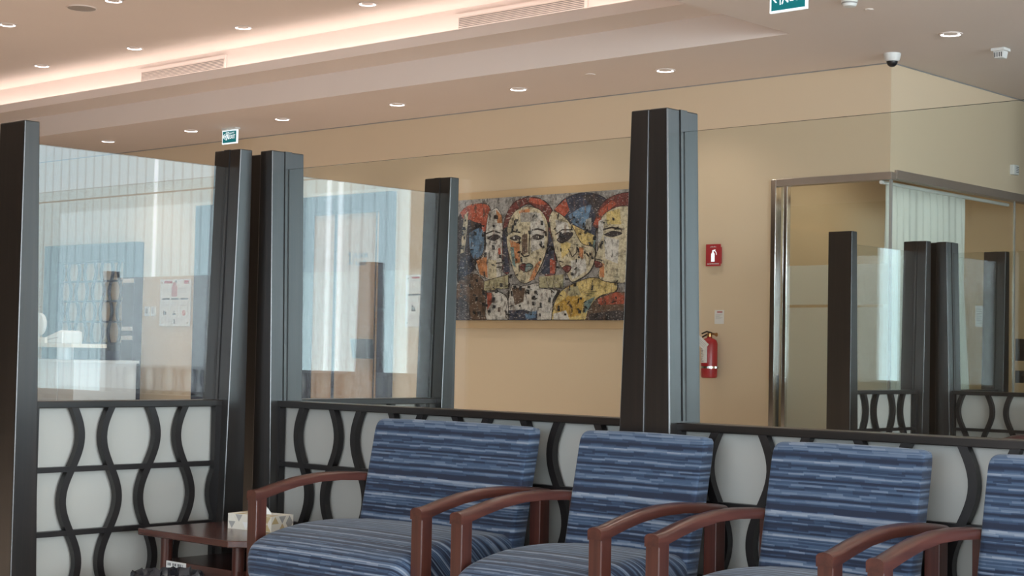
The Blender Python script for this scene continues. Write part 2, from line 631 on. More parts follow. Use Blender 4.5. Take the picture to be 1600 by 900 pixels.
# ---------------------------------------------------------------- windows on the right wall (seen in the panes)
def blind_window(n, x0, x1, z0, z1, pitch, slit_at, transom=None):
    w = thing('window_%d' % n, 'window', 'window', (0, 0, 0))
    del w['label'], w['category']
    w['kind'] = 'structure'
    f = BM()
    for xx in (x0, x1 - 0.05):
        box(f, (xx, Y2 + 0.02, z0), (xx + 0.05, Y2 + 0.1, z1))
    box(f, (x0, Y2 + 0.02, z0), (x1, Y2 + 0.1, z0 + 0.05)); box(f, (x0, Y2 + 0.02, z1 - 0.05), (x1, Y2 + 0.1, z1))
    if transom:
        box(f, (x0, Y2 - 0.035, transom - 0.008), (x1, Y2 - 0.015, transom + 0.008))
    obj('window_frame', f, 'white', w)
    s = BM()
    x = x0
    k = 0
    while x < x1 - 1e-3:
        x2 = min(x + pitch, x1)
        gap = 0.05 if k in slit_at else 0.0
        box(s, (x, Y2 + 0.0, z0), (x2 - 0.032 - gap, Y2 + 0.004, z1), 0)
        if not gap:
            box(s, (x2 - 0.032, Y2 + 0.001, z0), (x2, Y2 + 0.005, z1), 1)
        x = x2
        k += 1
    obj('blind_slats', s, ['blind', 'blindfold'], w)
    return w


blind_window(1, 1.93, 9.7, 0.5, 4.05, 0.19, (5, 6, 23), 3.06)
blind_window(2, -3.79, -3.60, 1.0, 3.0, 0.19, ())

# ---------------------------------------------------------------- office glazing
def glazing():
    w = thing('window_3', 'w', 'w'); del w['label'], w['category']; w['kind'] = 'structure'
    x0, x1, zt = -6.95, XO, 2.515
    f = BM()
    box(f, (x0, YW - 0.02, 0), (x0 + 0.045, YW + 0.06, zt + 0.01)); box(f, (x0 + 0.10, YW + 0.0, 0), (x0 + 0.135, YW + 0.05, zt - 0.04))
    hr = BM(); box(hr, (x0 + 0.0452, YW - 0.02, zt - 0.045), (x1 + 0.02, YW + 0.06, zt + 0.01)); obj('head_rail', hr, 'tinted_chrome', w, bevel=0.004)
    box(f, (x0 + 0.136, YW - 0.01, 0), (x1 - 0.06, YW + 0.04, 0.05))
    obj('window_frame', f, 'chrome', w, bevel=0.004)
    p = BM(); box(p, (x0 + 0.045, YW + 0.015, 0.05), (x1 - 0.02, YW + 0.027, zt - 0.045)); obj('glass_pane', p, 'officeglass', w)
    fl = BM()
    box(fl, (x0 + 0.135, YW + 0.030, 1.567), (x1 - 0.03, YW + 0.032, 1.863)); box(fl, (x0 + 0.135, YW + 0.030, 0.1), (x1 - 0.03, YW + 0.032, 1.546))
    obj('frosted_film', fl, 'film', w)
    w = thing('window_4', 'w', 'w'); del w['label'], w['category']; w['kind'] = 'structure'
    f = BM()
    box(f, (XO - 0.06, YW + 0.061, 2.48), (XO + 0.02, 13.6, 2.545))
    box(f, (XO - 0.05, YW + 0.061, 0), (XO, 13.6, 0.05))
    obj('window_frame', f, 'tinted_chrome', w, bevel=0.003)
    p = BM(); box(p, (XO - 0.02, YW + 0.03, 0.05), (XO - 0.008, 12.64, 2.48)); box(p, (XO - 0.02, 12.665, 0.05), (XO - 0.008, 13.6, 2.48)); obj('glass_pane', p, 'officeglass', w)
    fl = BM(); box(fl, (XO - 0.024, YW + 0.05, 0.1), (XO - 0.022, 12.63, 0.55)); obj('frosted_film', fl, 'film', w)
    sl = BM(); box(sl, (XO - 0.014, YW + 0.012, 0.05), (XO + 0.004, YW + 0.03, 2.48)); box(sl, (XO - 0.02, 12.645, 0.05), (XO - 0.006, 12.657, 2.48)); obj('glass_joint', sl, 'greyprint', w)
    h = BM()
    box(h, (XO - 0.03, 12.72, 1.18), (XO + 0.012, 12.80, 1.36)); box(h, (XO - 0.03, 12.72, 1.0), (XO + 0.012, 12.80, 1.1))
    box(h, (XO + 0.012, 12.74, 1.06), (XO + 0.05, 12.76, 1.08)); box(h, (XO + 0.04, 12.74, 1.06), (XO + 0.055, 12.9, 1.08))
    obj('door_lock', h, 'black', w, bevel=0.003)


glazing()
# inner office door leaf, paler than the wall
b = BM(); box(b, (-7.478, 11.3, 0), (-7.45, 12.5, 2.25)); struct('door_2', b, 'wall')

# ---------------------------------------------------------------- elevator portal on the back wall
def elevator():
    d = thing('door_1', 'd', 'd'); del d['label'], d['category']; d['kind'] = 'structure'
    f = BM()
    box(f, (-14.10, YW - 0.06, 0), (-12.23, YW, 2.655)); box(f, (-11.27, YW - 0.06, 0), (-11.10, YW, 2.655))
    box(f, (-12.23, YW - 0.06, 2.47), (-11.27, YW, 2.655))
    box(f, (-11.93, YW - 0.03, 0), (-11.895, YW - 0.004, 2.47))
    obj('door_frame', f, 'navy', d, bevel=0.004)
    for x0, x1 in ((-12.23, -11.93), (-11.895, -11.36), (-11.335, -11.27)):
        p = BM(); box(p, (x0, YW - 0.02, 0), (x1, YW - 0.002, 2.47)); obj('door_leaf', p, 'maple', d)
    g = BM(); box(g, (-11.36, YW - 0.012, 0), (-11.335, YW - 0.002, 2.47)); obj('door_gap', g, 'black', d)
    # "1 | FLOOR" with its second line in Arabic script
    one = BM()
    prism(one, [(0.022, 0), (0.036, 0), (0.036, 0.115), (0.024, 0.115), (0.0, 0.096), (0.006, 0.087), (0.022, 0.098)], 'y', -0.0015, 0)
    prism(one, [(0.0, 0), (0.056, 0), (0.056, 0.011), (0.0, 0.011)], 'y', -0.0018, 0)
    obj('lettering', one, 'navyink', d, loc=(-11.735, YW - 0.021, 1.985))
    bar = BM(); box(bar, (-11.665, -0.002, 0), (-11.660, 0, 0.115)); obj('lettering_bar', bar, 'navyink', d, loc=(0, YW - 0.021, 1.985))
    text('lettering', 'FLOOR', 0.060, 'navyink', d, (-11.645, YW - 0.022, 2.045))
    ar = BM()
    def stroke(pts, w=0.007):
        for (ax, az), (bx, bz) in zip(pts, pts[1:]):
            dx, dz = bx - ax, bz - az
            l = math.hypot(dx, dz) or 1
            nx, nz = -dz / l * w / 2, dx / l * w / 2
            prism(ar, [(ax + nx, az + nz), (bx + nx, bz + nz), (bx - nx, bz - nz), (ax - nx, az - nz)], 'y', -0.0015, 0)
    stroke([(0.16, 0), (0.16, 0.045)]); stroke([(0.145, 0.045), (0.145, 0.003), (0.03, 0.003), (0.02, 0.015), (0.03, 0.025), (0.04, 0.015), (0.04, 0.003)])
    stroke([(0.125, 0.003), (0.125, 0.045)]); stroke([(0.125, 0.02), (0.105, 0.024), (0.1, 0.005)]); stroke([(0.085, 0.003), (0.085, 0.04)]); stroke([(0.065, 0.003), (0.065, 0.02)])
    stroke([(0.06, -0.012), (0.066, -0.012)]); stroke([(0.026, 0.034), (0.032, 0.034)]); stroke([(0.036, 0.034), (0.042, 0.034)])
    obj('arabic_lettering', ar, 'navyink', d, loc=(-11.645, YW - 0.021, 1.975))


elevator()


# ================================================================ DIVIDER SCREENS
ZP, ZG, ZR = 1.935, 1.865, 0.945
ROWS = [(0.920, 0.945), (0.689, 0.708), (0.460, 0.479), (0.232, 0.250), (0.02, 0.05)]


def halfpost(tt, flip, L):
    bm = BM()
    tb = tt + 0.0275 * ZP
    pts = [(0, 0), (tb, 0), (tt, ZP), (0, ZP)]
    if flip:
        pts = [(L - p[0], p[1]) for p in pts]
    prism(bm, pts, 'y', -0.0825, 0.0825)
    return bm


def channel(tt, flip, L):
    bm = BM()
    tm = lambda z: tt + 0.0275 * (ZP - z)
    def q(a, o):
        return L - a - o if flip else a + o
    for y0, y1, off, mi in ((-0.017, 0.017, 0.004, 0), (-0.0195, -0.017, 0.0012, 1), (0.017, 0.0195, 0.0012, 1), (-0.0035, 0.0035, 0.0048, 1)):
        z0, z1 = ZR, (ZP if mi == 0 or abs(y0) > 0.01 else ZG)
        pts = [(q(tm(z0), off), z0), (q(tm(z1), off), z1), (q(tm(z1), -0.004), z1), (q(tm(z0), -0.004), z0)]
        prism(bm, pts, 'y', y0, y1, mi)
    return bm


def lattice(L, base, step, sgn, y0, y1):
    bm = BM()
    for z0, z1 in ROWS[1:4]:
        box(bm, (0.09, y0 + 0.0006, z0), (L - 0.09, y1 - 0.0006, z1))
    for xx in (0.08, L - 0.118):
        box(bm, (xx, y0 + 0.0003, 0.048), (xx + 0.038, y1 - 0.0003, 0.921))
    k = 0
    x = base
    while x < L - 0.04:
        s = sgn * (1 if k % 2 == 0 else -1)
        prev = None
        n = 48
        for i in range(n + 1):
            z = 0.921 - 0.873 * i / n
            ph = PI * (0.93 - z) / 0.229
            cx = x + s * 0.036 * math.sin(ph)
            slope = s * 0.036 * math.cos(ph) * PI / 0.229
            hw = 0.0135 * math.sqrt(1 + slope * slope)
            lo, hi = max(cx - hw, 0.082), min(cx + hw, L - 0.082)
            if hi - lo < 0.004:
                prev = None
                continue
            ring = [bm.verts.new(p) for p in ((lo, y0, z), (hi, y0, z), (hi, y1, z), (lo, y1, z))]
            if prev:
                for a in range(4):
                    bm.faces.new([prev[a], prev[(a + 1) % 4], ring[(a + 1) % 4], ring[a]])
            else:
                bm.faces.new(ring[::-1])
            prev = ring
        if prev and bm.faces.get(prev) is None:
            bm.faces.new(prev)
        x += step
        k += 1
    return bm


def screen(label, loc, rotz, L, tt, base, step, sgn, solid=False, lift=0.0):
    pane = 'crossglass' if rotz else 'glass'
    t = thing('divider_screen', label, 'screen', loc, rotz, 'dark wood divider screens with glass tops')
    for flip in (False, True):
        p = obj('post', halfpost(tt, flip, L), 'wenge', t, bevel=0.004)
        obj('glass_channel', channel(tt, flip, L), ['wenge', 'groove'], p)
    r = BM(); box(r, (0.06, -0.045, 0.9195), (L - 0.06, 0.045, ZR)); obj('top_rail', r, 'wengeX', t, bevel=0.003)
    r = BM(); box(r, (0.06, -0.045, 0.0), (L - 0.06, 0.045, 0.05)); obj('bottom_rail', r, 'wengeX', t, bevel=0.003)
    bk = BM(); box(bk, (0.07, -0.008, 0.04), (L - 0.07, 0.008, 0.925)); obj('backing_panel', bk, 'backing', t)
    obj('lattice', lattice(L, base, step, sgn, -0.0446, -0.018), 'wengecut', t)
    obj('lattice', lattice(L, base, step, sgn, 0.018, 0.0446), 'wengecut', t)
    e = 0.058
    if solid:
        g = BM(); box(g, (e, -0.02, ZR), (L - e, 0.02, ZG)); obj('upper_panel', g, 'wenge', t)
    else:
        g = BM()
        box(g, (e, -0.005, ZR - 0.01), (L - e, 0.005, ZG))
        for f in g.faces:
            c = f.calc_center_median()
            if abs(c.y) < 1e-4:
                f.material_index = 1
        obj('glass_pane', g, [pane, 'edge'], t)
    for ch in t.children:
        if ch.name.startswith(('top_rail', 'lattice', 'backing_panel')):
            ch.location.z = lift        # this row's rail sits a little higher or lower
    return t


XP = -5.2135
Y1 = 4.226
YF = 9.84
# the run along the chairs
screen('long divider screen directly behind the wide blue chair', (-5.13, Y1, 0), 0, 1.945, 0.0725, 0.25, 0.163, -1)
screen('long divider screen behind the right-hand blue chairs, running out of frame', (-3.185, Y1, 0), 0, 1.965, 0.0725, 0.25, 0.163, -1, lift=-0.005)
# the cross screens
screen('near cross screen left of the end table, lattice fully in view', (XP, 3.09, 0), PI / 2, 1.015, 0.060, 0.26, 0.166, 1)
screen('cross screen continuing behind the corner posts, left of the painting', (XP, 4.21, 0), PI / 2, 1.075, 0.055, 0.24, 0.166, 1)
screen('far cross screen with a lone brown end post, before the office glass', (XP, 8.70, 0), PI / 2, 0.99, 0.060, 0.24, 0.166, 1, lift=0.026)
screen('far cross screen at the right edge, before the white curtain', (XP, 9.80, 0), PI / 2, 1.03, 0.060, 0.24, 0.166, 1, lift=0.026)
# the far run, mostly outside the frame on the right
far = [(-5.13, 1.33), (-3.80, 1.98), (-1.82, 2.0), (0.18, 2.0), (2.18, 2.0)]
for i, (x, L) in enumerate(far):
    lab = ('far long divider screen at the right edge with wide lattice cells' if i == 0 else
           'far divider screen beyond the right edge, bay %s along the far row' % ('two', 'three', 'four', 'five')[i - 1])
    screen(lab, (x, YF, 0), 0, L, 0.0725, 0.175, 0.163, -1, solid=(i == 4), lift=0.026)


# ================================================================ CHAIRS
def sweep_arm(bm, x0, x1):
    """curved arm rest: rounded top, flat bottom"""
    keys = [(-0.004, 0.672, 0.036), (0.03, 0.675, 0.034), (0.10, 0.692, 0.033), (0.18, 0.708, 0.032), (0.28, 0.719, 0.031),
            (0.38, 0.721, 0.031), (0.48, 0.716, 0.031), (0.56, 0.708, 0.030), (0.612, 0.701, 0.028)]
    rings = []
    xm, hw = (x0 + x1) / 2, (x1 - x0) / 2
    for k, (y, z, th) in enumerate(keys):
        p = keys[max(k - 1, 0)]; q = keys[min(k + 1, len(keys) - 1)]
        tl = math.atan2(q[1] - p[1], q[0] - p[0])
        if k == 0:
            tl = 0.0
        prof = [(-hw, -th), (-hw, -0.012)]
        for j in range(1, 8):
            a = PI - PI * j / 8
            prof.append((hw * math.cos(a), -0.012 + 0.012 * math.sin(a)))
        prof += [(hw, -0.012), (hw, -th)]
        s = 0.86 if k == len(keys) - 1 else 1.0
        rings.append([Vector((xm + a * s, y - c * math.sin(tl) * 0.8, z + c * math.cos(tl))) for a, c in prof])
    loft(bm, rings)


def cushion(bm, prof, hw, rad, crown=0.0, n=14):
    """closed side profile (y, z) swept across x with rounded ends"""
    cy = sum(p[0] for p in prof) / len(prof)
    cz = sum(p[1] for p in prof) / len(prof)
    ry = (max(p[0] for p in prof) - min(p[0] for p in prof)) / 2
    rz = (max(p[1] for p in prof) - min(p[1] for p in prof)) / 2
    xs = [-hw + rad * (1 - math.cos(PI / 2 * i / 5)) for i in range(6)]
    xs = xs + [-hw + rad + (2 * hw - 2 * rad) * i / n for i in range(1, n)] + [-v for v in xs[::-1]]
    rings = []
    for x in xs:
        e = max(0.0, abs(x) - (hw - rad)) / rad
        d = rad * (1 - math.sqrt(max(0, 1 - e * e)))
        fy, fz = 1 - d / ry, 1 - d / rz
        cr = crown * (1 - (x / hw) ** 2)
        rings.append([Vector((x, cy + (p[0] - cy) * fy - (cr if p[0] < cy else 0) * 0, cz + (p[1] - cz) * fz + (cr if p[1] > cz else 0))) for p in prof])
    loft(bm, rings)


def smooth_profile(pts, n=6):
    """Catmull-Rom through the closed profile"""
    out = []
    m_ = len(pts)
    for i in range(m_):
        p0, p1, p2, p3 = (Vector((*pts[(i + k) % m_], 0)) for k in (-1, 0, 1, 2))
        for j in range(n):
            t = j / n
            v = 0.5 * ((2 * p1) + (p2 - p0) * t + (2 * p0 - 5 * p1 + 4 * p2 - p3) * t * t + (3 * p1 - p0 - 3 * p2 + p3) * t ** 3)
            out.append((v.x, v.y))
    return out


SEAT = smooth_profile([(-0.055, 0.43), (-0.040, 0.490), (0.03, 0.528), (0.16, 0.553), (0.30, 0.560), (0.44, 0.553), (0.497, 0.545),
                       (0.505, 0.48), (0.49, 0.40), (0.3, 0.372), (0.06, 0.362), (-0.035, 0.372)], 4)



def back_profile():
    f0, f1 = Vector((0.445, 0.46)), Vector((0.545, 0.905))
    d = (f1 - f0).normalized()
    nrm = Vector((d.y, -d.x))       # towards the rear
    th = 0.064
    pts = []
    for s in (0.03, 0.12, 0.25, 0.38):
        pts.append(f0 + d * s + nrm * (-0.004 * math.sin(PI * s / 0.42)))
    L = (f1 - f0).length
    pts += [f0 + d * (L - 0.012) + nrm * 0.002, f0 + d * (L + 0.004) + nrm * 0.02, f0 + d * (L + 0.004) + nrm * (th - 0.02), f0 + d * (L - 0.014) + nrm * th]
    pts += [f0 + d * 0.25 + nrm * th, f0 + d * 0.02 + nrm * th, f0 + d * 0.0 + nrm * (th - 0.02), f0 + d * 0.0 + nrm * 0.02]
    return smooth_profile([tuple(p) for p in pts], 4)


def seam(bm, W, s):
    f0, f1 = Vector((0.445, 0.46)), Vector((0.545, 0.905))
    tube(bm, [Vector((s * (W / 2 - 0.056), (f0 + (f1 - f0) * t).x + 0.0035, (f0 + (f1 - f0) * t).y)) for t in [0.05 + 0.9 * i / 10 for i in range(11)]], 0.003, 6)


def chair(label, loc, W, name='waiting_chair'):
    t = thing(name, label, 'chair', loc, 0, 'blue striped waiting chairs')
    hw = W / 2
    for s in (-1, 1):
        a, c = sorted((s * hw, s * (hw - 0.046)))
        g = BM(); box(g, (a, 0, 0), (c, 0.046, 0.652)); obj('leg', g, 'cherryZ', t, bevel=0.003)
        g = BM(); box(g, (a, 0.545, 0), (c, 0.592, 0.69)); obj('leg', g, 'cherryZ', t, bevel=0.003)
        g = BM(); sweep_arm(g, a - 0.001, c + 0.001); obj('arm_rest', g, 'cherry', t, smooth=True)
        g = BM(); box(g, (min(s * (hw - 0.010), s * (hw - 0.034)), 0.046, 0.28), (max(s * (hw - 0.010), s * (hw - 0.034)), 0.545, 0.345)); obj('side_rail', g, 'cherry', t, bevel=0.003)
    g = BM(); box(g, (-hw + 0.046, 0.01, 0.295), (hw - 0.046, 0.035, 0.358)); obj('front_rail', g, 'cherryX', t, bevel=0.003)
    g = BM(); box(g, (-hw + 0.046, 0.55, 0.295), (hw - 0.046, 0.575, 0.358)); obj('rear_rail', g, 'cherryX', t, bevel=0.003)
    g = BM(); cushion(g, SEAT, hw - 0.047, 0.045, 0.008); obj('seat', g, 'fabric_seat', t, smooth=True)
    g = BM(); cushion(g, back_profile(), hw - 0.048, 0.018, 0.004)
    bk = obj('backrest', g, 'fabric_back', t, smooth=True)
    for s in (-1, 1):
        g = BM(); seam(g, W, s); obj('piping', g, 'fabric_back', bk, smooth=True)
    return t


YC = 3.53
chair('extra wide blue striped waiting chair beside the end table', (-3.972, YC, 0), 0.835, 'wide_waiting_chair')
c2 = chair('blue striped waiting chair in front of the tall double post', (-3.143, YC, 0), 0.578)
dup(c2, (-2.413, YC, 0), label='blue striped waiting chair third from the end table, right of centre')
dup(c2, (-1.742, YC, 0), label='blue striped waiting chair cut off by the right edge of the photo')
dup(c2, (-4.16, 9.13, 0), label='far waiting chair whose brown arm shows over the rail at right edge')

# ================================================================ END TABLE CORNER
t = thing('end_table', 'small dark cherry end table between the corner posts and the wide chair', 'table', (-5.035, 3.545, 0))
g = BM()
prism(g, [(0, 0), (0.525, 0), (0.575, 0.05), (0.575, 0.50), (0, 0.50)], 'z', 0.462, 0.487); obj('table_top', g, 'cherryX', t, bevel=0.004)
for x, y in ((0.075, 0.075), (0.49, 0.075), (0.075, 0.43), (0.49, 0.43)):
    g = BM(); lathe(g, [(0.017, 0), (0.02, 0.01), (0.022, 0.45), (0.024, 0.462)], (x, y, 0), 'z', 18); obj('leg', g, 'cherryZ', t, smooth=True)
g = BM(); box(g, (0.06, 0.06, 0.335), (0.51, 0.46, 0.375)); sh = obj('shelf', g, 'cherryX', t, bevel=0.003)
g = BM(); box(g, (0.10, 0.057, 0.342), (0.215, 0.0605, 0.374), 0)
for i in range(16):
    if i % 5 != 4:
        box(g, (0.108 + i * 0.006, 0.0565, 0.358), (0.108 + i * 0.006 + (0.004 if i % 3 else 0.002), 0.058, 0.368), 1)
st = obj('asset_sticker', g, ['paper', 'ink'], sh); st['label'] = 'white barcode sticker on the shelf edge'

t = thing('tissue_box', 'flat tissue box with cream and gold triangle print on the end table', 'tissue box', (-4.735, 3.87, 0.4872), math.radians(9))
g = BM(); box(g, (-0.125, -0.06, 0), (0.125, 0.06, 0.062), 0)
rr = random.Random(3)
pal = [1, 2, 3, 1, 0]
for face in ('f', 'l', 'r', 't'):
    nx = 3 if face in 'lr' else 6
    for i in range(nx):
        for j in range(2):
            a, c = (-0.122 + 0.244 * i / nx, -0.122 + 0.244 * (i + 1) / nx) if face not in 'lr' else (-0.058 + 0.116 * i / nx, -0.058 + 0.116 * (i + 1) / nx)
            z0, z1 = 0.002 + 0.029 * j, 0.002 + 0.029 * (j + 1)
            up_ = (i + j) % 2
            tri = [(a, z0), (c, z0), ((a + c) / 2, z1)] if up_ else [(a, z1), (c, z1), ((a + c) / 2, z0)]
            mi = rr.choice(pal)
            if face == 'f':
                prism(g, tri, 'y', -0.0606, -0.0598, mi)
            elif face == 'l':
                prism(g, tri, 'x', -0.1256, -0.1248, mi)
            elif face == 'r':
                prism(g, tri, 'x', 0.1248, 0.1256, mi)
            else:
                tri = [(p[0], -0.058 + (p[1] - 0.002) * 2) for p in tri]
                prism(g, tri, 'z', 0.0615, 0.0624, mi)
obj('carton', g, ['cream', 'gold', 'greyprint', 'paper'], t)
g = BM()
rings = []
for k in range(7):
    z = 0.058 + 0.011 * k
    w_ = 0.052 * (1 - k / 7.5)
    rings.append([Vector((0.02 + w_ * math.cos(a) * (1 + 0.3 * math.sin(3 * a + k)) - 0.004 * k, 0.016 * math.sin(a) * (1 - k / 8) * (1 + 0.4 * math.sin(2 * a + 1.3 * k)), z)) for a in [2 * PI * i / 18 for i in range(18)]])
loft(g, rings); obj('tissue', g, 'paper', t, smooth=True)

for ch in t.children:
    ch.scale = (0.84, 1, 0.9) if ch.name.startswith('carton') else (0.62, 0.8, 0.95)
t = thing('trash_bin', 'trash bin with crumpled black liner in front of the end table', 'bin', (-4.625, 3.385, 0))
g = BM(); lathe(g, [(0.086, 0), (0.09, 0.005), (0.110, 0.33), (0.112, 0.34), (0.107, 0.34), (0.103, 0.32), (0.084, 0.012)], (0, 0, 0), 'z', 36, cap=False); lathe(g, [(0.086, 0.0), (0.086, 0.006)], n=36); obj('bin_body', g, 'grey', t, smooth=True)
g = BM()
rings = []
rr = random.Random(5)
ph = [rr.uniform(0, 6.28) for _ in range(6)]
for r, z, amp in ((0.139, 0.27, 0.010), (0.142, 0.32, 0.008), (0.141, 0.36, 0.006), (0.139, 0.392, 0.007), (0.131, 0.402, 0.008), (0.123, 0.392, 0.009), (0.115, 0.34, 0.011), (0.10, 0.2, 0.012), (0.06, 0.10, 0.01)):
    ring = []
    for i in range(72):
        a = 2 * PI * i / 72
        wv = amp * (math.sin(9 * a + ph[0]) * 0.5 + math.sin(17 * a + ph[1] + 8 * z) * 0.5 + 0.4 * math.sin(29 * a + ph[2]))
        ring.append(Vector(((r + wv) * math.cos(a), (r + wv) * math.sin(a), z + 0.9 * wv * math.sin(5 * a + ph[3]))))
    rings.append([Vector((p.x * 0.86, p.y * 0.86, p.z * 0.955)) for p in ring])
loft(g, rings, cap=False); obj('bin_liner', g, 'liner', t, smooth=True)

# ================================================================ PAINTING
def painting():
    t = thing('painting', 'wide abstract painting of four stylised faces on a tan backing board', 'painting', (-10.25, YW, 1.449))
    g = BM(); box(g, (-0.07, -0.03, -0.072), (2.32, -0.001, 1.142)); obj('backing_board', g, 'frame_tan', t, bevel=0.004)
    g = BM(); box(g, (0, -0.048, 0), (2.25, -0.03, 1.075)); obj('canvas', g, paint_mat('paint_ground', srgb(150, 148, 146)), t)
    pal = {'dark': srgb(52, 48, 54), 'red': srgb(168, 82, 62), 'dred': srgb(110, 52, 50), 'blue': srgb(96, 128, 158), 'navy': srgb(52, 60, 80), 'cream': srgb(198, 188, 160), 'white': srgb(202, 200, 194),
           'orange': srgb(190, 128, 84), 'ochre': srgb(186, 150, 66), 'brown': srgb(98, 78, 64), 'teal': srgb(112, 140, 140), 'yellow': srgb(208, 186, 122), 'line': srgb(34, 30, 32), 'grey': srgb(158, 156, 150), 'olive': srgb(166, 160, 128)}
    keys = list(pal)
    mats = [paint_mat('paint_' + k, pal[k]) for k in keys]
    def P(X, Y):
        top = 128 - 63 * (X - 45) / 975
        xp = (X - 45) / 975
        return (min(2.249, max(0.001, 1.9 * (xp * 0.965 + 0.035 * xp * xp))), min(1.074, max(0.001, 1.075 * (827 - Y) / (827 - top))))
    g = BM()
    lay = [0]
    def poly(c, *pts):
        lay[0] += 1
        q = [P(*p) for p in pts]
        y = -0.048 - 0.00012 * lay[0]
        f = g.faces.new([g.verts.new((a, y, z)) for a, z in q])
        f.material_index = keys.index(c)
        r = bmesh.ops.extrude_face_region(g, geom=[f])
        for v in r['geom']:
            if isinstance(v, bmesh.types.BMVert):
                v.co.y = -0.0478
    def line(w, *pts):
        q = [P(*p) for p in pts]
        lay[0] += 1
        y = -0.048 - 0.00012 * lay[0]
        for (ax, az), (bx, bz) in zip(q, q[1:]):
            dx, dz = bx - ax, bz - az
            l = math.hypot(dx, dz) or 1
            nx, nz = -dz / l * w / 2, dx / l * w / 2
            prism(g, [(ax + nx, az + nz), (bx + nx, bz + nz), (bx - nx, bz - nz), (ax - nx, az - nz)], 'y', y, -0.0478, keys.index('line'))
    def spline(pts, n=5):
        out = []
        for i in range(len(pts) - 1):
            p0, p1, p2, p3 = (Vector((*pts[min(max(i + k, 0), len(pts) - 1)], 0)) for k in (-1, 0, 1, 2))
            for j in range(n):
                s = j / n
                v = 0.5 * ((2 * p1) + (p2 - p0) * s + (2 * p0 - 5 * p1 + 4 * p2 - p3) * s * s + (3 * p1 - p0 - 3 * p2 + p3) * s ** 3)
                out.append((v.x, v.y))
        out.append(tuple(pts[-1]))
        return out
    def blob(c, *pts, outline=0.006):
        s = spline(list(pts) + [pts[0]])
        poly(c, *s[:-1])
        if outline:
            line(outline, *s)
    # far left head in profile
    blob('dark', (45, 230), (90, 170), (180, 145), (250, 165), (260, 330), (220, 420), (165, 520), (120, 560), (50, 600))
    blob('red', (58, 200), (110, 158), (180, 146), (245, 162), (248, 240), (190, 262), (120, 240), (95, 250), outline=0)
    poly('red', (190, 170), (240, 165), (236, 300), (205, 320))
    poly('cream', (85, 220), (110, 190), (112, 250), (92, 430), (65, 440))
    blob('blue', (120, 320), (180, 290), (215, 320), (212, 430), (160, 470), (130, 420), outline=0)
    blob('navy', (60, 480), (120, 450), (160, 500), (120, 570), (60, 575), outline=0)
    blob('white', (240, 210), (290, 170), (325, 215), (338, 320), (356, 430), (330, 458), (342, 500), (330, 540), (325, 592), (265, 592), (200, 565), (168, 505), (225, 430), (228, 310))
    poly('orange', (172, 480), (238, 452), (246, 580), (195, 560))
    poly('cream', (248, 470), (300, 480), (302, 590), (250, 585))
    poly('grey', (245, 190), (285, 185), (280, 270), (240, 300))
    poly('orange', (290, 180), (325, 215), (330, 260), (300, 260))
    blob('dark', (235, 350), (280, 325), (320, 340), (280, 365), outline=0)
    line(0.012, (222, 325), (275, 305), (320, 318))
    line(0.008, (330, 320), (356, 430), (320, 455), (310, 430))
    poly('red', (308, 410), (322, 400), (326, 440), (312, 445))
    line(0.009, (295, 495), (340, 490)); line(0.009, (300, 520), (340, 515))
    # its shoulders
    blob('brown', (46, 640), (70, 590), (150, 555), (215, 590), (245, 680), (240, 826), (46, 826))
    poly('dark', (46, 700), (120, 720), (150, 826), (46, 826))
    poly('olive', (225, 600), (376, 560), (376, 642), (222, 660))
    line(0.006, (225, 600), (376, 560), (376, 642), (222, 660), (225, 600))
    blob('white', (246, 668), (310, 660), (365, 690), (383, 760), (383, 826), (246, 826))
    poly('red', (246, 668), (275, 668), (280, 720), (248, 770))
    # second head, full face
    blob('dred', (340, 545), (335, 330), (352, 220), (400, 140), (480, 108), (560, 118), (620, 170), (650, 270), (655, 430), (650, 560), (590, 560), (600, 300), (500, 150), (390, 220), (365, 330), (380, 545))
    poly('red', (480, 112), (560, 120), (600, 150), (560, 155), (490, 138))
    poly('navy', (560, 560), (590, 480), (612, 300), (640, 390), (650, 560))
    poly('red', (620, 470), (648, 480), (650, 556), (622, 556))
    poly('navy', (336, 300), (362, 280), (372, 470), (385, 545), (345, 550))
    blob('cream', (485, 160), (560, 185), (603, 260), (606, 370), (585, 470), (535, 575), (480, 612), (430, 585), (390, 490), (362, 370), (368, 270), (410, 190))
    poly('white', (500, 200), (560, 200), (590, 280), (585, 400), (510, 430))
    poly('orange', (430, 190), (500, 172), (495, 205), (440, 215))
    poly('orange', (380, 360), (440, 380), (445, 490), (410, 500))
    poly('brown', (455, 330), (485, 320), (490, 430), (455, 450))
    poly('teal', (385, 400), (405, 400), (420, 520), (400, 500))
    poly('orange', (540, 500), (575, 470), (530, 590), (500, 600))
    poly('grey', (440, 200), (540, 195), (540, 250), (445, 255))
    line(0.014, (372, 325), (400, 308), (445, 315)); line(0.014, (512, 302), (545, 294), (585, 305))
    blob('dark', (380, 350), (415, 332), (450, 348), (415, 362), outline=0.006); blob('dark', (510, 345), (542, 326), (580, 342), (545, 358), outline=0.006)
    poly('white', (395, 346), (410, 340), (410, 354)); poly('white', (550, 336), (565, 342), (550, 350))
    line(0.010, (500, 320), (497, 420), (500, 450), (470, 458), (452, 440))
    blob('dred', (436, 510), (462, 496), (480, 503), (478, 540), (455, 535), outline=0.005)
    blob('teal', (480, 503), (500, 495), (524, 512), (500, 540), (478, 542), outline=0.005)
    line(0.006, (436, 512), (480, 516), (524, 512))
    # neck and shoulders
    blob('white', (400, 620), (480, 625), (560, 610), (620, 640), (668, 655), (640, 720), (636, 826), (384, 826), (384, 690))
    poly('brown', (400, 640), (480, 640), (470, 720), (420, 740))
    poly('navy', (384, 770), (480, 765), (520, 780), (555, 770), (555, 826), (384, 826))
    poly('blue', (480, 790), (550, 770), (545, 815), (490, 820))
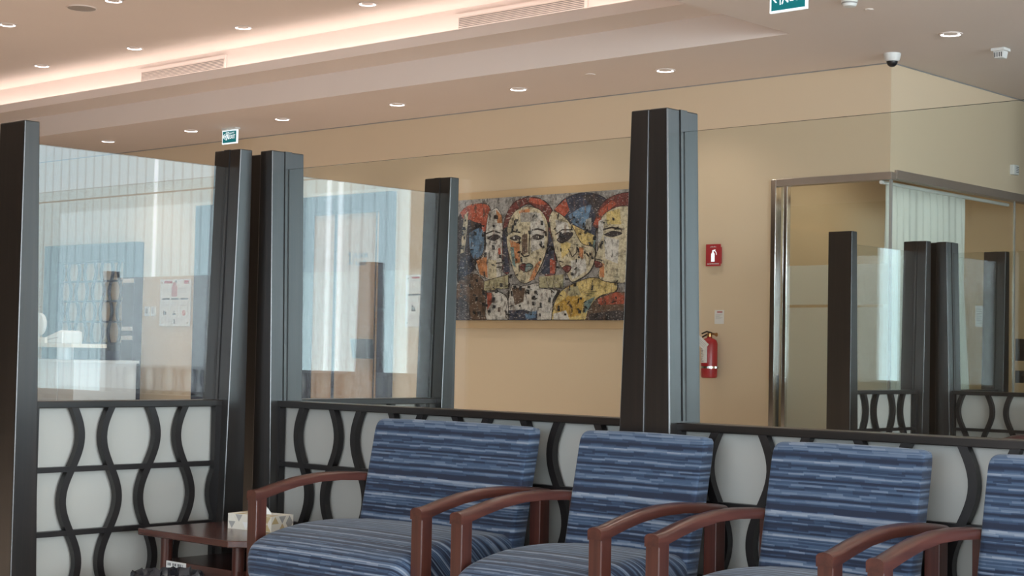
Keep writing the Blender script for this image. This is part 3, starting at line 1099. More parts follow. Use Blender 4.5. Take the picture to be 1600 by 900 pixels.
    line(0.007, (384, 610), (378, 660), (384, 826)); line(0.007, (560, 610), (570, 640), (680, 655), (645, 720), (637, 826))
    poly('olive', (560, 575), (700, 560), (695, 640), (562, 640))
    line(0.006, (560, 575), (562, 640), (695, 640)); line(0.005, (600, 575), (620, 640)); line(0.005, (650, 570), (640, 640))
    # third head, tilted, with a head scarf
    blob('navy', (640, 185), (700, 118), (790, 86), (870, 92), (935, 140), (900, 230), (870, 330), (870, 450), (820, 420), (740, 270))
    poly('red', (640, 182), (705, 118), (728, 188), (700, 222))
    poly('blue', (722, 215), (790, 170), (850, 150), (820, 305), (745, 262))
    poly('dark', (790, 100), (870, 92), (930, 140), (880, 240), (850, 160))
    poly('grey', (820, 240), (850, 230), (850, 300), (815, 310))
    poly('teal', (845, 345), (872, 340), (868, 455), (850, 430))
    poly('yellow', (735, 265), (868, 335), (858, 400), (790, 390))
    blob('cream', (612, 240), (635, 190), (700, 225), (745, 280), (800, 380), (862, 400), (872, 470), (840, 550), (760, 604), (735, 590), (715, 545), (690, 520), (660, 470), (642, 390))
    poly('white', (650, 240), (720, 260), (735, 330), (660, 350))
    poly('orange', (785, 400), (810, 405), (808, 470), (785, 460))
    poly('yellow', (680, 360), (740, 380), (730, 430), (690, 470))
    poly('white', (740, 480), (820, 470), (830, 540), (750, 590))
    blob('dark', (660, 360), (695, 322), (750, 318), (735, 350), (690, 378), outline=0.006)
    line(0.010, (650, 330), (690, 300), (750, 300)); line(0.008, (640, 400), (665, 480), (700, 490)); line(0.008, (725, 410), (750, 460), (775, 430))
    blob('dred', (692, 522), (720, 508), (745, 520), (722, 552), outline=0.006)
    blob('yellow', (640, 826), (650, 740), (690, 660), (760, 615), (850, 580), (920, 590), (985, 600), (985, 660), (900, 690), (840, 770), (825, 826))
    poly('ochre', (660, 740), (740, 680), (820, 700), (800, 800), (680, 820)); poly('olive', (700, 650), (780, 625), (800, 680), (740, 690)); poly('white', (650, 790), (720, 770), (740, 824), (650, 824))
    poly('teal', (820, 720), (880, 690), (850, 750), (825, 790))
    # fourth head
    blob('dred', (858, 275), (885, 190), (930, 125), (1010, 88), (1100, 90), (1180, 150), (1190, 300), (1180, 560), (1130, 560), (1090, 260), (960, 200), (895, 290))
    poly('red', (862, 270), (900, 180), (960, 130), (985, 150), (915, 215), (885, 275))
    blob('cream', (888, 300), (915, 215), (1000, 165), (1090, 185), (1130, 300), (1120, 460), (1060, 595), (980, 610), (905, 590), (895, 545), (915, 520), (872, 470), (890, 410))
    poly('white', (920, 340), (1000, 360), (995, 500), (930, 470)); poly('orange', (900, 490), (925, 500), (925, 580), (900, 575)); poly('yellow', (930, 200), (1000, 180), (1010, 270), (935, 270)); poly('white', (890, 250), (918, 235), (915, 330), (888, 400))
    line(0.014, (915, 300), (960, 288), (1015, 300)); blob('dark', (920, 330), (965, 310), (1015, 322), (965, 342), outline=0.006); line(0.009, (890, 410), (872, 470), (915, 480)); blob('dred', (870, 480), (905, 490), (912, 515), (880, 520), outline=0.005)
    poly('white', (1040, 320), (1110, 320), (1100, 450), (1040, 480)); blob('dark', (1040, 330), (1080, 312), (1120, 328), (1080, 345), outline=0.005)
    blob('brown', (830, 826), (850, 760), (890, 705), (990, 665), (1180, 690), (1190, 826))
    poly('red', (892, 705), (990, 665), (1180, 690), (1180, 725), (900, 740)); poly('dark', (850, 790), (1000, 770), (1180, 800), (1180, 826), (840, 826))
    # scattered scratches
    rr = random.Random(11)
    for _ in range(260):
        x, y = rr.uniform(60, 1000), rr.uniform(200, 815)
        a = rr.choice((0.06, PI / 2 - 0.12, PI / 2 + 0.1, rr.uniform(0, PI)))
        l = rr.uniform(8, 32)
        line(rr.uniform(0.0012, 0.003), (x, y), (x + l * math.cos(a), y + l * math.sin(a)))
    bmesh.ops.recalc_face_normals(g, faces=g.faces[:])
    obj('painted_figures', g, mats, t)


painting()

# ================================================================ FIRE CORNER
t = thing('fire_sign', 'red fire extinguisher sign on the tan wall above the extinguisher', 'sign', (-7.468, YW, 1.873))
g = BM(); box(g, (-0.07, -0.034, 0), (0.07, -0.03, 0.172)); box(g, (-0.06, -0.03, 0.02), (0.06, -0.0005, 0.15)); obj('sign_plate', g, 'redprint', t, bevel=0.001)
g = BM()
prism(g, [(-0.018, 0.035), (0.014, 0.035), (0.014, 0.095), (0.006, 0.108), (-0.010, 0.108), (-0.018, 0.095)], 'y', -0.0355, -0.0338)
prism(g, [(-0.008, 0.108), (0.004, 0.108), (0.004, 0.118), (0.022, 0.124), (0.022, 0.130), (-0.008, 0.124)], 'y', -0.0355, -0.0338)
for i in range(7):
    a0, a1 = PI / 2 - i * 0.22, PI / 2 - (i + 1) * 0.22
    q = lambda a, r: (0.008 + r * math.cos(a), 0.085 + r * 1.5 * math.sin(a))
    prism(g, [q(a0, 0.022), q(a0, 0.026), q(a1, 0.026), q(a1, 0.022)], 'y', -0.0355, -0.0338)
obj('pictogram', g, 'signwhite', t)
text('lettering', 'FIRE EXTINGUISHER', 0.0125, 'paper', t, (0, -0.0345, 0.013), align='CENTER')
g = BM()
for i in range(5):
    box(g, (-0.028 + 0.012 * i, -0.0352, 0.148), (-0.02 + 0.012 * i, -0.0338, 0.152 + 0.004 * (i % 2)))
obj('arabic_lettering', g, 'paper', t)

g = BM(); box(g, (-0.044, -0.003, 0), (0.044, -0.0004, 0.108), 0)
box(g, (-0.02, -0.004, 0.088), (0.03, -0.003, 0.097), 2)
for i in range(5):
    box(g, (-0.034, -0.0036, 0.072 - 0.008 * i), (0.03 - 0.012 * (i % 3), -0.003, 0.075 - 0.008 * i), 1)
tag(obj('wall_notice', g, ['paper', 'lightgrey', 'redprint'], loc=(-7.424, YW, 1.421)), 'small white paper notice on the wall just above the fire extinguisher', 'notice')

t = thing('fire_extinguisher', 'red fire extinguisher hung on the tan wall under the notice', 'fire extinguisher', (-7.462, YW - 0.075, 0.997))
g = BM(); lathe(g, [(0.052, 0), (0.062, 0.006), (0.064, 0.02), (0.064, 0.265), (0.058, 0.288), (0.040, 0.305), (0.020, 0.312), (0.018, 0.325)], n=32); obj('cylinder', g, 'red', t, smooth=True)
g = BM(); lathe(g, [(0.02, 0.322), (0.02, 0.348), (0.012, 0.352)], n=16); box(g, (-0.012, -0.012, 0.335), (0.045, 0.012, 0.352)); lathe(g, [(0.012, 0.0), (0.016, 0.012)], (0.055, 0, 0.338), 'x', 12); obj('valve', g, 'brass', t, smooth=True)
g = BM(); tube(g, [(0.02, 0, 0.352), (-0.02, -0.01, 0.362), (-0.06, -0.02, 0.345)], 0.006, 8); tube(g, [(0.03, 0, 0.345), (-0.02, -0.01, 0.338), (-0.055, -0.02, 0.318)], 0.006, 8); obj('handle', g, 'black', t, smooth=True)
g = BM()
rings = []
for z in (0.118, 0.24):
    rings.append([Vector((0.0648 * math.sin(a), -0.0648 * math.cos(a), z)) for a in [-1.55 + 1.9 * i / 14 for i in range(15)]] + [Vector((0.0642 * math.sin(a), -0.0642 * math.cos(a), z)) for a in [-1.55 + 1.9 * i / 14 for i in range(14, -1, -1)]])
loft(g, rings, 0)
for i in range(9):
    z0 = 0.128 + 0.012 * i
    a0, a1 = -1.35, -0.1 - 0.25 * ((i * 7) % 4) / 3
    prism(g, [(0.0653 * math.sin(a), -0.0653 * math.cos(a)) for a in [a0 + (a1 - a0) * k / 8 for k in range(9)]] + [(0.0645 * math.sin(a), -0.0645 * math.cos(a)) for a in [a0 + (a1 - a0) * k / 8 for k in range(8, -1, -1)]], 'z', z0, z0 + 0.005, 1)
lb = obj('instruction_label', g, ['paper', 'grey'], t)
g = BM()
R_ = Matrix.Translation((-0.015, -0.085, 0.275)) @ Matrix.Rotation(math.radians(38), 4, 'Y')
box(g, (-0.062, -0.001, -0.032), (0.062, 0.001, 0.032), 0, R_)
for i in range(3):
    box(g, (-0.03, -0.002, -0.016 + 0.013 * i), (0.045, -0.001, -0.012 + 0.013 * i), 1, R_)
tg = obj('inspection_tag', g, ['paper', 'lightgrey'], t); tg['label'] = 'white tilted inspection tag'
g = BM(); lathe(g, [(0.0655, 0.075), (0.0655, 0.092)], n=32, cap=False); lathe(g, [(0.0643, 0.075), (0.0643, 0.092)], n=32, cap=False); box(g, (0.05, 0.0, 0.075), (0.085, 0.01, 0.092)); box(g, (-0.02, 0.06, 0.06), (0.02, 0.0745, 0.30)); obj('wall_bracket', g, 'chrome', t)

# ================================================================ POSTERS, SWITCHES, READER
def poster(label, x0, x1, z0, z1, rich):
    t = thing('poster', label, 'poster', (x0, YW, z0))
    w, h = x1 - x0, z1 - z0
    g = BM(); box(g, (0, -0.022, 0), (w, -0.014, h)); obj('panel', g, 'paper', t, bevel=0.002)
    g = BM()
    for x in (0.035, w - 0.035):
        for z in (0.035, h - 0.035):
            lathe(g, [(0.009, -0.027), (0.009, -0.0005)], (x, 0, z), 'y', 12)
    obj('standoff', g, 'chrome', t)
    g = BM()
    Y_ = (-0.0245, -0.0218)
    def r(a, b_, c, d, mi): box(g, (a * w, Y_[0], c * h), (b_ * w, Y_[1], d * h), mi)
    if rich:
        r(0.14, 0.40, 0.915, 0.965, 0); r(0.80, 0.95, 0.90, 0.97, 0); r(0.5, 0.54, 0.92, 0.97, 1)
        for i in range(3):
            x = 0.08 + 0.30 * i
            r(x, x + 0.25, 0.565, 0.595, 1)
            r(x, x + 0.004, 0.18, 0.565, 2); r(x + 0.246, x + 0.25, 0.18, 0.565, 2); r(x, x + 0.25, 0.18, 0.184, 2)
            for k in range(3):
                r(x + 0.03, x + 0.16 + 0.02 * ((k + i) % 3), 0.50 - 0.035 * k, 0.51 - 0.035 * k, 2)
        r(0.14, 0.17, 0.24, 0.33, 1); r(0.19, 0.22, 0.24, 0.31, 1); r(0.44, 0.54, 0.24, 0.27, 1); r(0.46, 0.52, 0.28, 0.33, 2)
        lathe(g, [(0.03, -0.0245), (0.03, -0.0218)], (0.80 * w, 0, 0.28 * h), 'y', 14, 3)
        r(0.12, 0.34, 0.78, 0.79, 2); r(0.12, 0.30, 0.74, 0.75, 2); r(0.60, 0.93, 0.80, 0.81, 2); r(0.60, 0.88, 0.76, 0.77, 2); r(0.60, 0.93, 0.72, 0.73, 2)
        for k in range(3):
            r(0.18 + 0.1 * k, 0.8 - 0.1 * k, 0.13 - 0.04 * k, 0.138 - 0.04 * k, 2)
        r(0.488, 0.51, 0.05, 0.15, 1)
        bt = BM()
        lathe(bt, [(0.012, 0.0), (0.045, 0.0), (0.05, 0.02), (0.05, 0.10), (0.028, 0.125), (0.028, 0.15), (0.018, 0.152)], (0.48 * w, -0.0245, 0.63 * h), 'z', 16)
        for v in bt.verts:
            v.co.y = -0.0245 + (v.co.y + 0.0245) * 0.05
        obj('bottle_picture', bt, 'bottle', t)
    else:
        r(0.18, 0.42, 0.93, 0.96, 0); r(0.12, 0.46, 0.885, 0.90, 2)
        r(0.06, 0.94, 0.60, 0.63, 4); r(0.12, 0.8, 0.72, 0.73, 2); r(0.12, 0.7, 0.69, 0.70, 2); r(0.12, 0.6, 0.53, 0.54, 2); r(0.12, 0.7, 0.49, 0.50, 2)
        r(0.20, 0.24, 0.32, 0.42, 1); r(0.26, 0.30, 0.32, 0.38, 1); r(0.19, 0.31, 0.30, 0.33, 1); r(0.12, 0.8, 0.2, 0.21, 2); r(0.12, 0.6, 0.16, 0.17, 2)
    obj('print', g, ['redprint', 'ink', 'lightgrey', 'pinkprint', 'navyink'], t)


poster('white hand hygiene poster with pink bottle on the wall seen through the left pane', -14.74, -14.20, 1.385, 1.888, True)
poster('white notice with blue band on the wall right of the elevator doorway', -10.93, -10.50, 1.388, 1.868, False)
for x, lab in ((-15.03, 'left of the two white wall switches beside the poster'), (-14.92, 'right of the two white wall switches, next to the poster')):
    t = thing('wall_switch', lab, 'switch', (x, YW, 1.493), 0, 'pair of wall switches')
    g = BM(); box(g, (0, -0.012, 0), (0.088, -0.0004, 0.105)); obj('switch_plate', g, 'white', t, bevel=0.003)
    g = BM(); box(g, (0.022, -0.015, 0.03), (0.062, -0.011, 0.085)); obj('rocker', g, 'grey' if x < -15 else 'lightgrey', t, bevel=0.002)
t = thing('card_reader', 'black wedge-shaped call box on the wooden elevator door', 'call box', (-11.46, YW - 0.02, 1.085))
g = BM(); prism(g, [(-0.125, 0.185), (0.105, 0.185), (0.125, 0), (-0.085, 0)], 'y', -0.09, -0.0005); obj('housing', g, 'black', t, bevel=0.008)
g = BM(); prism(g, [(-0.1, 0.165), (0.085, 0.165), (0.1, 0.05), (-0.08, 0.05)], 'y', -0.0925, -0.0895); obj('display', g, 'ink', t)

# ================================================================ NAVY LATTICE BOOTH SCREEN
def booth():
    t = thing('lattice_booth', 'navy framed wall screen with wavy lattice seen through the left glass pane', 'screen', (-16.885, YW, 0))
    w = 1.80
    g = BM(); box(g, (0, -0.12, 0), (0.28, -0.0005, 2.305)); box(g, (1.585, -0.12, 0), (w, -0.0005, 2.305)); box(g, (0.28, -0.12, 2.11), (1.585, -0.0005, 2.305)); box(g, (0.28, -0.12, 0.0), (1.585, -0.0005, 1.20)); box(g, (0.28, -0.125, 0.90), (1.585, -0.115, 1.17)); obj('frame', g, 'navy', t, bevel=0.004)
    g = BM(); box(g, (0.28, -0.03, 1.20), (1.585, -0.02, 2.11)); obj('backing_panel', g, 'wall', t)
    g = BM()
    for z in (1.43, 1.66, 1.885, 2.10):
        box(g, (0.28, -0.075, z - 0.011), (1.585, -0.05, z + 0.011))
    for k in range(9):
        x = 0.31 + 0.165 * k - 0.02
        s = 1 if k % 2 else -1
        prev = None
        for i in range(41):
            z = 1.20 + 0.91 * i / 40
            cx = x + s * 0.032 * math.sin(PI * (z - 1.20) / 0.2275)
            ring = [g.verts.new(p) for p in ((cx - 0.014, -0.075, z), (cx + 0.014, -0.075, z), (cx + 0.014, -0.05, z), (cx - 0.014, -0.05, z))]
            if prev:
                for a in range(4):
                    g.faces.new([prev[a], prev[(a + 1) % 4], ring[(a + 1) % 4], ring[a]])
            prev = ring
    obj('lattice', g, 'navy', t)
    for z in (1.855, 1.33, 1.23):
        g = BM(); box(g, (1.59, -0.124, z), (1.795, -0.1195, z + 0.045)); o = obj('tape_strip', g, 'paper', t); o['label'] = 'white paper strip on the navy frame'


booth()

# ================================================================ RECEPTION COUNTER
t = thing('reception_counter', 'white reception counter with raised shelf seen through the left glass pane', 'counter', (-14.45, 9.35, 0))
g = BM(); box(g, (-1.9, 0, 0.08), (-0.30, 0.75, 0.98), 0); box(g, (-0.285, 0, 0.08), (0.0, 0.75, 0.98), 0); box(g, (-0.95, -0.002, 0.09), (-0.935, 0.01, 0.97), 1); obj('cabinet', g, ['offwhite', 'ink'], t, bevel=0.003)
g = BM(); box(g, (-1.88, 0.03, 0), (-0.02, 0.7, 0.08)); obj('plinth', g, 'grey', t)
g = BM(); box(g, (-1.92, -0.02, 0.98), (0.02, 0.77, 1.01)); obj('worktop', g, 'offwhite', t, bevel=0.003)
for x in (-0.42, -1.4):
    g = BM(); lathe(g, [(0.085, 1.01), (0.085, 1.135)], (x, 0.16, 0), 'z', 20); obj('shelf_post', g, 'offwhite', t, smooth=True)
g = BM(); box(g, (-1.92, -0.06, 1.135), (0.03, 0.36, 1.175)); obj('raised_shelf', g, 'cream', t, bevel=0.004)
g = BM(); box(g, (-1.2, 0.4, 1.01), (-0.9, 0.6, 1.12)); box(g, (-0.75, 0.45, 1.01), (-0.62, 0.6, 1.1)); box(g, (-0.25, 0.45, 1.01), (-0.1, 0.6, 1.11)); tag(obj('desk_organizer', g, 'navy', loc=(-14.45, 9.35, 0.0005)), 'dark desk trays on the worktop under the raised reception shelf', 'tray')
t = thing('desk_scanner', 'white wedge-shaped scanner on the raised reception shelf', 'scanner', (-14.86, 9.44, 1.1755))
g = BM(); prism(g, [(-0.2, 0), (0.19, 0), (0.19, 0.12), (0.14, 0.135), (-0.16, 0.055), (-0.2, 0.03)], 'y', -0.1, 0.14); obj('body', g, 'white', t, bevel=0.01)
g = BM(); prism(g, [(-0.1, 0.03), (0.12, 0.06), (0.12, 0.066), (-0.1, 0.036)], 'y', -0.102, -0.0995); obj('paper_slot', g, 'grey', t)
t = thing('monitor_stand', 'white round-backed device standing at the left end of the reception shelf', 'device', (-15.3, 9.46, 1.1755))
g = BM(); lathe(g, [(0.07, 0), (0.07, 0.015), (0.02, 0.02), (0.02, 0.12)], n=20); obj('stand', g, 'white', t, smooth=True)
g = BM(); lathe(g, [(0.05, -0.03), (0.115, -0.02), (0.12, 0), (0.115, 0.02), (0.05, 0.03)], (0, 0, 0.2), 'y', 24); obj('head', g, 'white', t, smooth=True)
g = BM(); box(g, (-0.2, -0.06, 0), (0.12, -0.03, 0.06)); tag(obj('card_holder', g, 'cream', loc=(-15.0, 9.33, 1.1755)), 'small cream box on the reception shelf beside the white device', 'box')

# ================================================================ OFFICE CONTENTS
t = thing('office_curtain', 'long white curtain hanging inside the office side window', 'curtain', (XO - 0.075, 10.66, 0))
g = BM()
n = 150
rings = []
for i in range(n + 1):
    s = i / n
    y = 1.24 * s
    row = []
    for z in (0.05, 0.6, 1.2, 1.8, 2.3, 2.44):
        a = 0.028 * (0.65 + 0.35 * math.sin(2.2 * s * 6)) * (0.55 if z > 2.4 else 1)
        row.append(Vector((a * math.sin(2 * PI * s * 12 + 0.4 * math.sin(3 * z)) , y + (0.11 * max(0, 1.9 - z) * (s - 0.0) if s > 0.7 else 0.06 * max(0, 1.9 - z) * s), z)))
    rings.append(row)
V = [[g.verts.new(p) for p in r] for r in rings]
for a, c in zip(V, V[1:]):
    for j in range(5):
        g.faces.new([a[j], a[j + 1], c[j + 1], c[j]])
co = obj('drape', g, 'curtain', t, smooth=True)
sol = co.modifiers.new('thick', 'SOLIDIFY'); sol.thickness = 0.004
g = BM(); tube(g, [(0, -0.06, 2.455), (0, 2.0, 2.455)], 0.014, 12); obj('curtain_rail', g, 'white', t, smooth=True)

t = thing('office_chair', 'blue upholstered chair behind the frosted office glass', 'chair', (-6.78, 11.25, 0), math.radians(150))
g = BM(); cushion(g, smooth_profile([(-0.25, 0.42), (-0.24, 0.49), (0, 0.51), (0.24, 0.49), (0.25, 0.42), (0, 0.40)], 4), 0.25, 0.04); obj('seat', g, 'bluefabric', t, smooth=True)
g = BM(); cushion(g, smooth_profile([(0.22, 0.50), (0.24, 0.75), (0.28, 1.0), (0.33, 1.01), (0.32, 0.75), (0.29, 0.5)], 4), 0.23, 0.03); obj('backrest', g, 'bluefabric', t, smooth=True)
for x in (-0.2, 0.2):
    for y in (-0.2, 0.22):
        g = BM(); tube(g, [(x, y, 0), (x, y, 0.43)], 0.014, 10); obj('leg', g, 'chrome', t, smooth=True)
g = BM(); box(g, (XO - 0.007, 11.965, 1.44), (XO - 0.004, 12.13, 1.605), 0)
for i in range(7):
    box(g, (XO - 0.0042, 11.985, 1.575 - 0.018 * i), (XO - 0.0035, 12.06 + 0.012 * (i % 4), 1.581 - 0.018 * i), 1)
tag(obj('paper_notice', g, ['paper', 'greyprint']), 'white printed sheet stuck on the office side glass right of the curtain', 'notice')
area = area_light('office_fill', (-6.7, 12.0, 2.88), (0, 0, 0), 0.6, 1.2, 10, (1.0, 0.86, 0.66))  # unseen area light added to brighten the office interior

# ================================================================ CEILING FITTINGS
def downlight(x, y, z, label, group, lamp):
    t = thing('downlight', label, 'ceiling light', (x, y, z), 0, group)
    g = BM()
    lathe(g, [(0.078, 0.0), (0.080, -0.006), (0.066, -0.008), (0.060, 0.0)], n=28, cap=False); obj('trim_ring', g, 'ring', t, smooth=True)
    g = BM(); lathe(g, [(0.064, -0.0066), (0.050, -0.0035), (0.0, -0.0032)], n=28, cap=False)
    for f in g.faces:
        if f.calc_center_median().xy.length < 0.045:
            f.material_index = 1
    obj('lens', g, ['lamp', 'ring'], t)
    o = bpy.data.objects.new('lamp_light', lamp)
    COL.objects.link(o)
    o.parent = t
    o.location = (0, 0, -0.02)
    return t


LAMP = bpy.data.lights.new('downlight_beam', 'SPOT')
LAMP.energy = DOWN_W
LAMP.color = (1.0, 0.86, 0.76)
LAMP.spot_size = math.radians(128)
LAMP.spot_blend = 0.7
LAMP.shadow_soft_size = 0.06
LAMP_UP = LAMP.copy()
LAMP_UP.energy = RAISED_W
LAMP_UP.spot_size = math.radians(92)
LAMP_UP.spot_blend = 0.5
soff = [(-14.81, 'farthest left downlight in the lower ceiling row, above the left pane'), (-13.37, 'lower row ceiling downlight just left of the small exit sign'),
        (-11.96, 'lower row ceiling downlight right of the small exit sign'), (-10.40, 'lower row ceiling downlight above the elevator side of the wall'),
        (-8.97, 'lower row ceiling downlight above the painting'), (-7.47, 'lower row ceiling downlight above the fire sign'),
        (-5.12, 'ceiling downlight right of the dome camera')]
first = None
for x, lab in soff:
    if first is None:
        first = downlight(x, 9.91, ZC, lab, 'downlights in the low ceiling', LAMP)
    else:
        dup(first, (x, 9.91, ZC), label=lab)
for x, y, lab in ((-5.12, 6.2, 'low ceiling downlight over the aisle behind the long screen'), (-3.4, 5.6, 'low ceiling downlight behind the long screen'), (-3.4, 2.2, 'low ceiling downlight over the front of the chair row'),
                  (-1.2, 5.6, 'low ceiling downlight right of the chair row'), (-3.4, 8.4, 'low ceiling downlight over the far chairs')):
    dup(first, (x, y, ZC), label=lab)
up1 = None
names_up = {(-9.297, 8.52): 'raised ceiling downlight above the bright cove, at the top centre of the photo', (-10.818, 8.52): 'raised ceiling downlight above the bright cove, second from the right',
            (-12.363, 8.52): 'raised ceiling downlight above the left ceiling grille', (-13.879, 8.52): 'raised ceiling downlight nearest the left edge, along the cove',
            (-10.80, 7.24): 'raised ceiling downlight next to the round grey speaker, cut by the top edge', (-12.34, 7.24): 'raised ceiling downlight at the left edge, in front of the cove row'}
for (x, y), lab in names_up.items():
    if up1 is None:
        up1 = downlight(x, y, ZU, lab, 'downlights in the raised ceiling', LAMP_UP)
    else:
        dup(up1, (x, y, ZU), label=lab)
for y in (5.9, 4.6, 3.3, 2.0, 0.7, -0.6):  # unseen rows continuing the grid, added because the room needs more light
    for x in (-15.4, -12.34, -9.3, -7.0):
        dup(up1, (x, y, ZU), label='unseen raised ceiling downlight added for room light, left of the camera')

t = thing('ceiling_speaker', 'round grey ceiling speaker near the top left of the raised ceiling', 'speaker', (-11.24, 7.24, ZU))
g = BM(); lathe(g, [(0.115, 0), (0.115, -0.006), (0.10, -0.008)], n=32); obj('speaker_grille', g, 'speaker', t)
g = BM(); lathe(g, [(0.118, 0), (0.118, -0.008), (0.11, -0.0085), (0.11, 0)], n=32, cap=False); obj('rim', g, 'ring', t)


def vent(x0, x1, label):
    t = thing('air_vent', label, 'vent', (x0, 9.08, 3.64), 0, 'linear air grilles in the cove')
    w, h = x1 - x0, 0.118
    g = BM()
    box(g, (-0.03, -0.012, -0.03), (w + 0.03, -0.0004, 0)); box(g, (-0.03, -0.012, h), (w + 0.03, -0.0004, h + 0.03)); box(g, (-0.03, -0.012, 0), (0, -0.0004, h)); box(g, (w, -0.012, 0), (w + 0.03, -0.0004, h)); obj('vent_frame', g, 'ceiling', t, bevel=0.002)
    g = BM(); box(g, (0, -0.002, 0), (w, -0.0006, h)); obj('vent_recess', g, 'grey', t)
    g = BM()
    for i in range(9):
        z = 0.004 + 0.0132 * i
        prism(g, [(-0.010, z), (-0.003, z + 0.003), (-0.003, z + 0.008), (-0.010, z + 0.005)], 'x', 0, w)
    obj('vent_slats', g, 'ceiling', t)


vent(-13.04, -11.78, 'long slotted air grille at the left end of the lit cove')
vent(-8.85, -7.58, 'long slotted air grille at the right end of the lit cove')


def exit_sign(label, x, y, zt, w, h, stem):
    t = thing('exit_sign', label, 'exit sign', (x, y, zt), 0, 'green exit signs')
    g = BM(); box(g, (-w * 0.45, -0.03, -0.018), (w * 0.5, 0.03, -0.0004)); box(g, (-0.02, -0.012, -stem), (0.02, 0.012, -0.018)); obj('ceiling_bracket', g, 'white', t, bevel=0.002)
    z1 = -stem
    z0 = z1 - h
    g = BM(); box(g, (-w / 2, -0.008, z0), (w / 2, 0.008, z1)); obj('light_panel', g, 'signwhite', t, bevel=0.001)
    g = BM(); box(g, (-w / 2 + 0.012, -0.0095, z0 + 0.012), (w / 2 - 0.012, -0.0078, z1 - 0.010)); obj('green_face', g, 'teal', t)
    g = BM()
    ya, yb = -0.0115, -0.0092
    zm = z0 + h * 0.55
    s = h / 0.16
    L_ = -w / 2 + 0.016
    def pl(*pts): prism(g, [(L_ + p[0] * s, zm + p[1] * s) for p in pts], 'y', ya, yb)
    pl((0, 0), (0.026, 0.030), (0.036, 0.030), (0.018, 0.007), (0.05, 0.007), (0.05, -0.007), (0.018, -0.007), (0.036, -0.030), (0.026, -0.030))
    # door outline with the running figure
    dx = 0.055
    pl((dx, -0.045), (dx + 0.006, -0.045), (dx + 0.006, 0.042), (dx, 0.042)); pl((dx, 0.042), (dx + 0.058, 0.042), (dx + 0.058, 0.048), (dx, 0.048)); pl((dx + 0.050, -0.036), (dx + 0.060, -0.036), (dx + 0.060, 0.044), (dx + 0.050, 0.044))
    pl((dx + 0.024, 0.022), (dx + 0.032, 0.022), (dx + 0.035, 0.030), (dx + 0.028, 0.036), (dx + 0.021, 0.030))
    pl((dx + 0.022, 0.018), (dx + 0.038, 0.016), (dx + 0.036, -0.006), (dx + 0.026, -0.006)); pl((dx + 0.010, 0.014), (dx + 0.024, 0.010), (dx + 0.024, 0.018), (dx + 0.012, 0.006))
    pl((dx + 0.026, -0.004), (dx + 0.032, -0.004), (dx + 0.020, -0.042), (dx + 0.012, -0.042)); pl((dx + 0.031, -0.006), (dx + 0.038, -0.006), (dx + 0.048, -0.022), (dx + 0.046, -0.030), (dx + 0.034, -0.014))
    # Arabic word above EXIT, strokes
    ax = 0.125
    pl((ax, 0.030), (ax + 0.045, 0.030), (ax + 0.06, 0.040), (ax + 0.06, 0.046), (ax + 0.045, 0.036), (ax, 0.036)); pl((ax + 0.07, 0.028), (ax + 0.075, 0.028), (ax + 0.08, 0.046), (ax + 0.075, 0.046)); pl((ax + 0.02, 0.044), (ax + 0.026, 0.044), (ax + 0.026, 0.049), (ax + 0.02, 0.049))
    obj('pictogram', g, 'signwhite', t)
    text('lettering', 'EXIT', 0.066 * s, 'signwhite', t, (L_ + 0.122 * s, -0.0094, zm - 0.030 * s), xs=min(1.0, (w / 2 - 0.016 - (L_ + 0.122 * s)) / (0.155 * s)))


exit_sign('large green exit sign with left arrow at the top right, cut by the top edge', -5.13, 7.97, ZC, 0.25, 0.155, 0.022)
exit_sign('small green exit sign hanging above the corner posts near the back wall', -12.88, 10.02, ZC, 0.235, 0.135, 0.022)

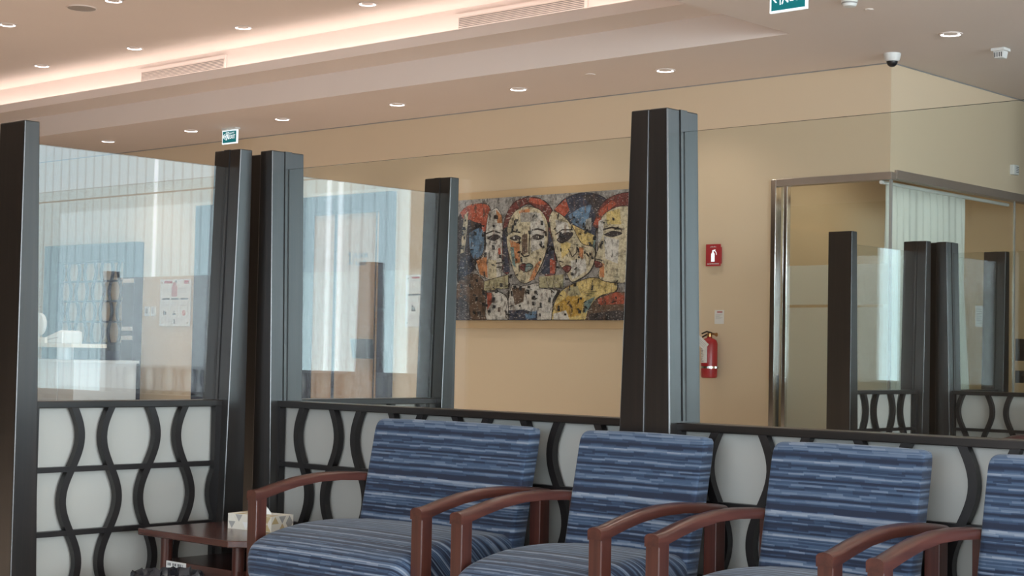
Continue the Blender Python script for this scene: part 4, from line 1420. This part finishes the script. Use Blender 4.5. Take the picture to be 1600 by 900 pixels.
t = thing('dome_camera', 'white dome security camera at the ceiling corner above the office glass', 'camera', (-5.775, 10.31, ZC))
g = BM(); lathe(g, [(0.062, 0), (0.062, -0.006), (0.054, -0.045), (0.046, -0.055)], n=28); obj('housing', g, 'white', t, smooth=True)
g = BM(); lathe(g, [(0.040, -0.05), (0.039, -0.065), (0.030, -0.082), (0.016, -0.092), (0.004, -0.095)], n=24); obj('dome', g, 'black', t, smooth=True)
t = thing('ceiling_sensor', 'white slotted sensor box on the ceiling right of the downlight', 'sensor', (-5.085, 10.57, ZC))
g = BM(); box(g, (-0.05, -0.05, -0.022), (0.05, 0.05, -0.0004)); prism(g, [(-0.04, -0.022), (0.04, -0.022), (0.03, -0.07), (-0.03, -0.07)], 'y', -0.035, 0.035); obj('housing', g, 'white', t, bevel=0.004)
g = BM()
for i in range(4):
    box(g, (-0.028 + 0.016 * i, -0.0365, -0.062), (-0.022 + 0.016 * i, -0.0345, -0.03))
obj('slots', g, 'ink', t)
t = thing('wall_sensor', 'white slotted sensor on the pale office side wall below the ceiling', 'sensor', (XO, 12.575, 2.69))
g = BM(); box(g, (0.0004, -0.045, 0), (0.04, 0.045, 0.08)); obj('housing', g, 'white', t, bevel=0.005)
g = BM()
for i in range(4):
    box(g, (0.039, -0.005, 0.018 + 0.014 * i), (0.0412, 0.04, 0.023 + 0.014 * i))
obj('slots', g, 'ink', t)
t = thing('smoke_detector', 'white smoke detector on the ceiling cut by the top edge, beside the exit sign', 'smoke detector', (-5.12, 8.62, ZC))
g = BM(); lathe(g, [(0.05, 0), (0.05, -0.012), (0.046, -0.016), (0.046, -0.026), (0.038, -0.04), (0.02, -0.044)], n=28); obj('housing', g, 'white', t, smooth=True)
g = BM(); lathe(g, [(0.0475, -0.017), (0.0475, -0.024)], n=28, cap=False); obj('vent_ring', g, 'grey', t)
g = BM(); lathe(g, [(0.028, 0), (0.028, -0.004), (0.024, -0.006)], n=20); tag(obj('sprinkler_cover', g, 'ceiling', loc=(-5.16, 8.92, ZC)), 'small flat round sprinkler cover on the ceiling behind the smoke detector', 'sprinkler cover', 'sprinkler covers')
g = BM(); lathe(g, [(0.04, 0), (0.04, -0.004), (0.034, -0.006)], n=20); tag(obj('sprinkler_cover', g, 'ceiling', loc=(-8.05, 9.72, ZC)), 'small flat round sprinkler cover between two low ceiling downlights above the tall post', 'sprinkler cover', 'sprinkler covers')
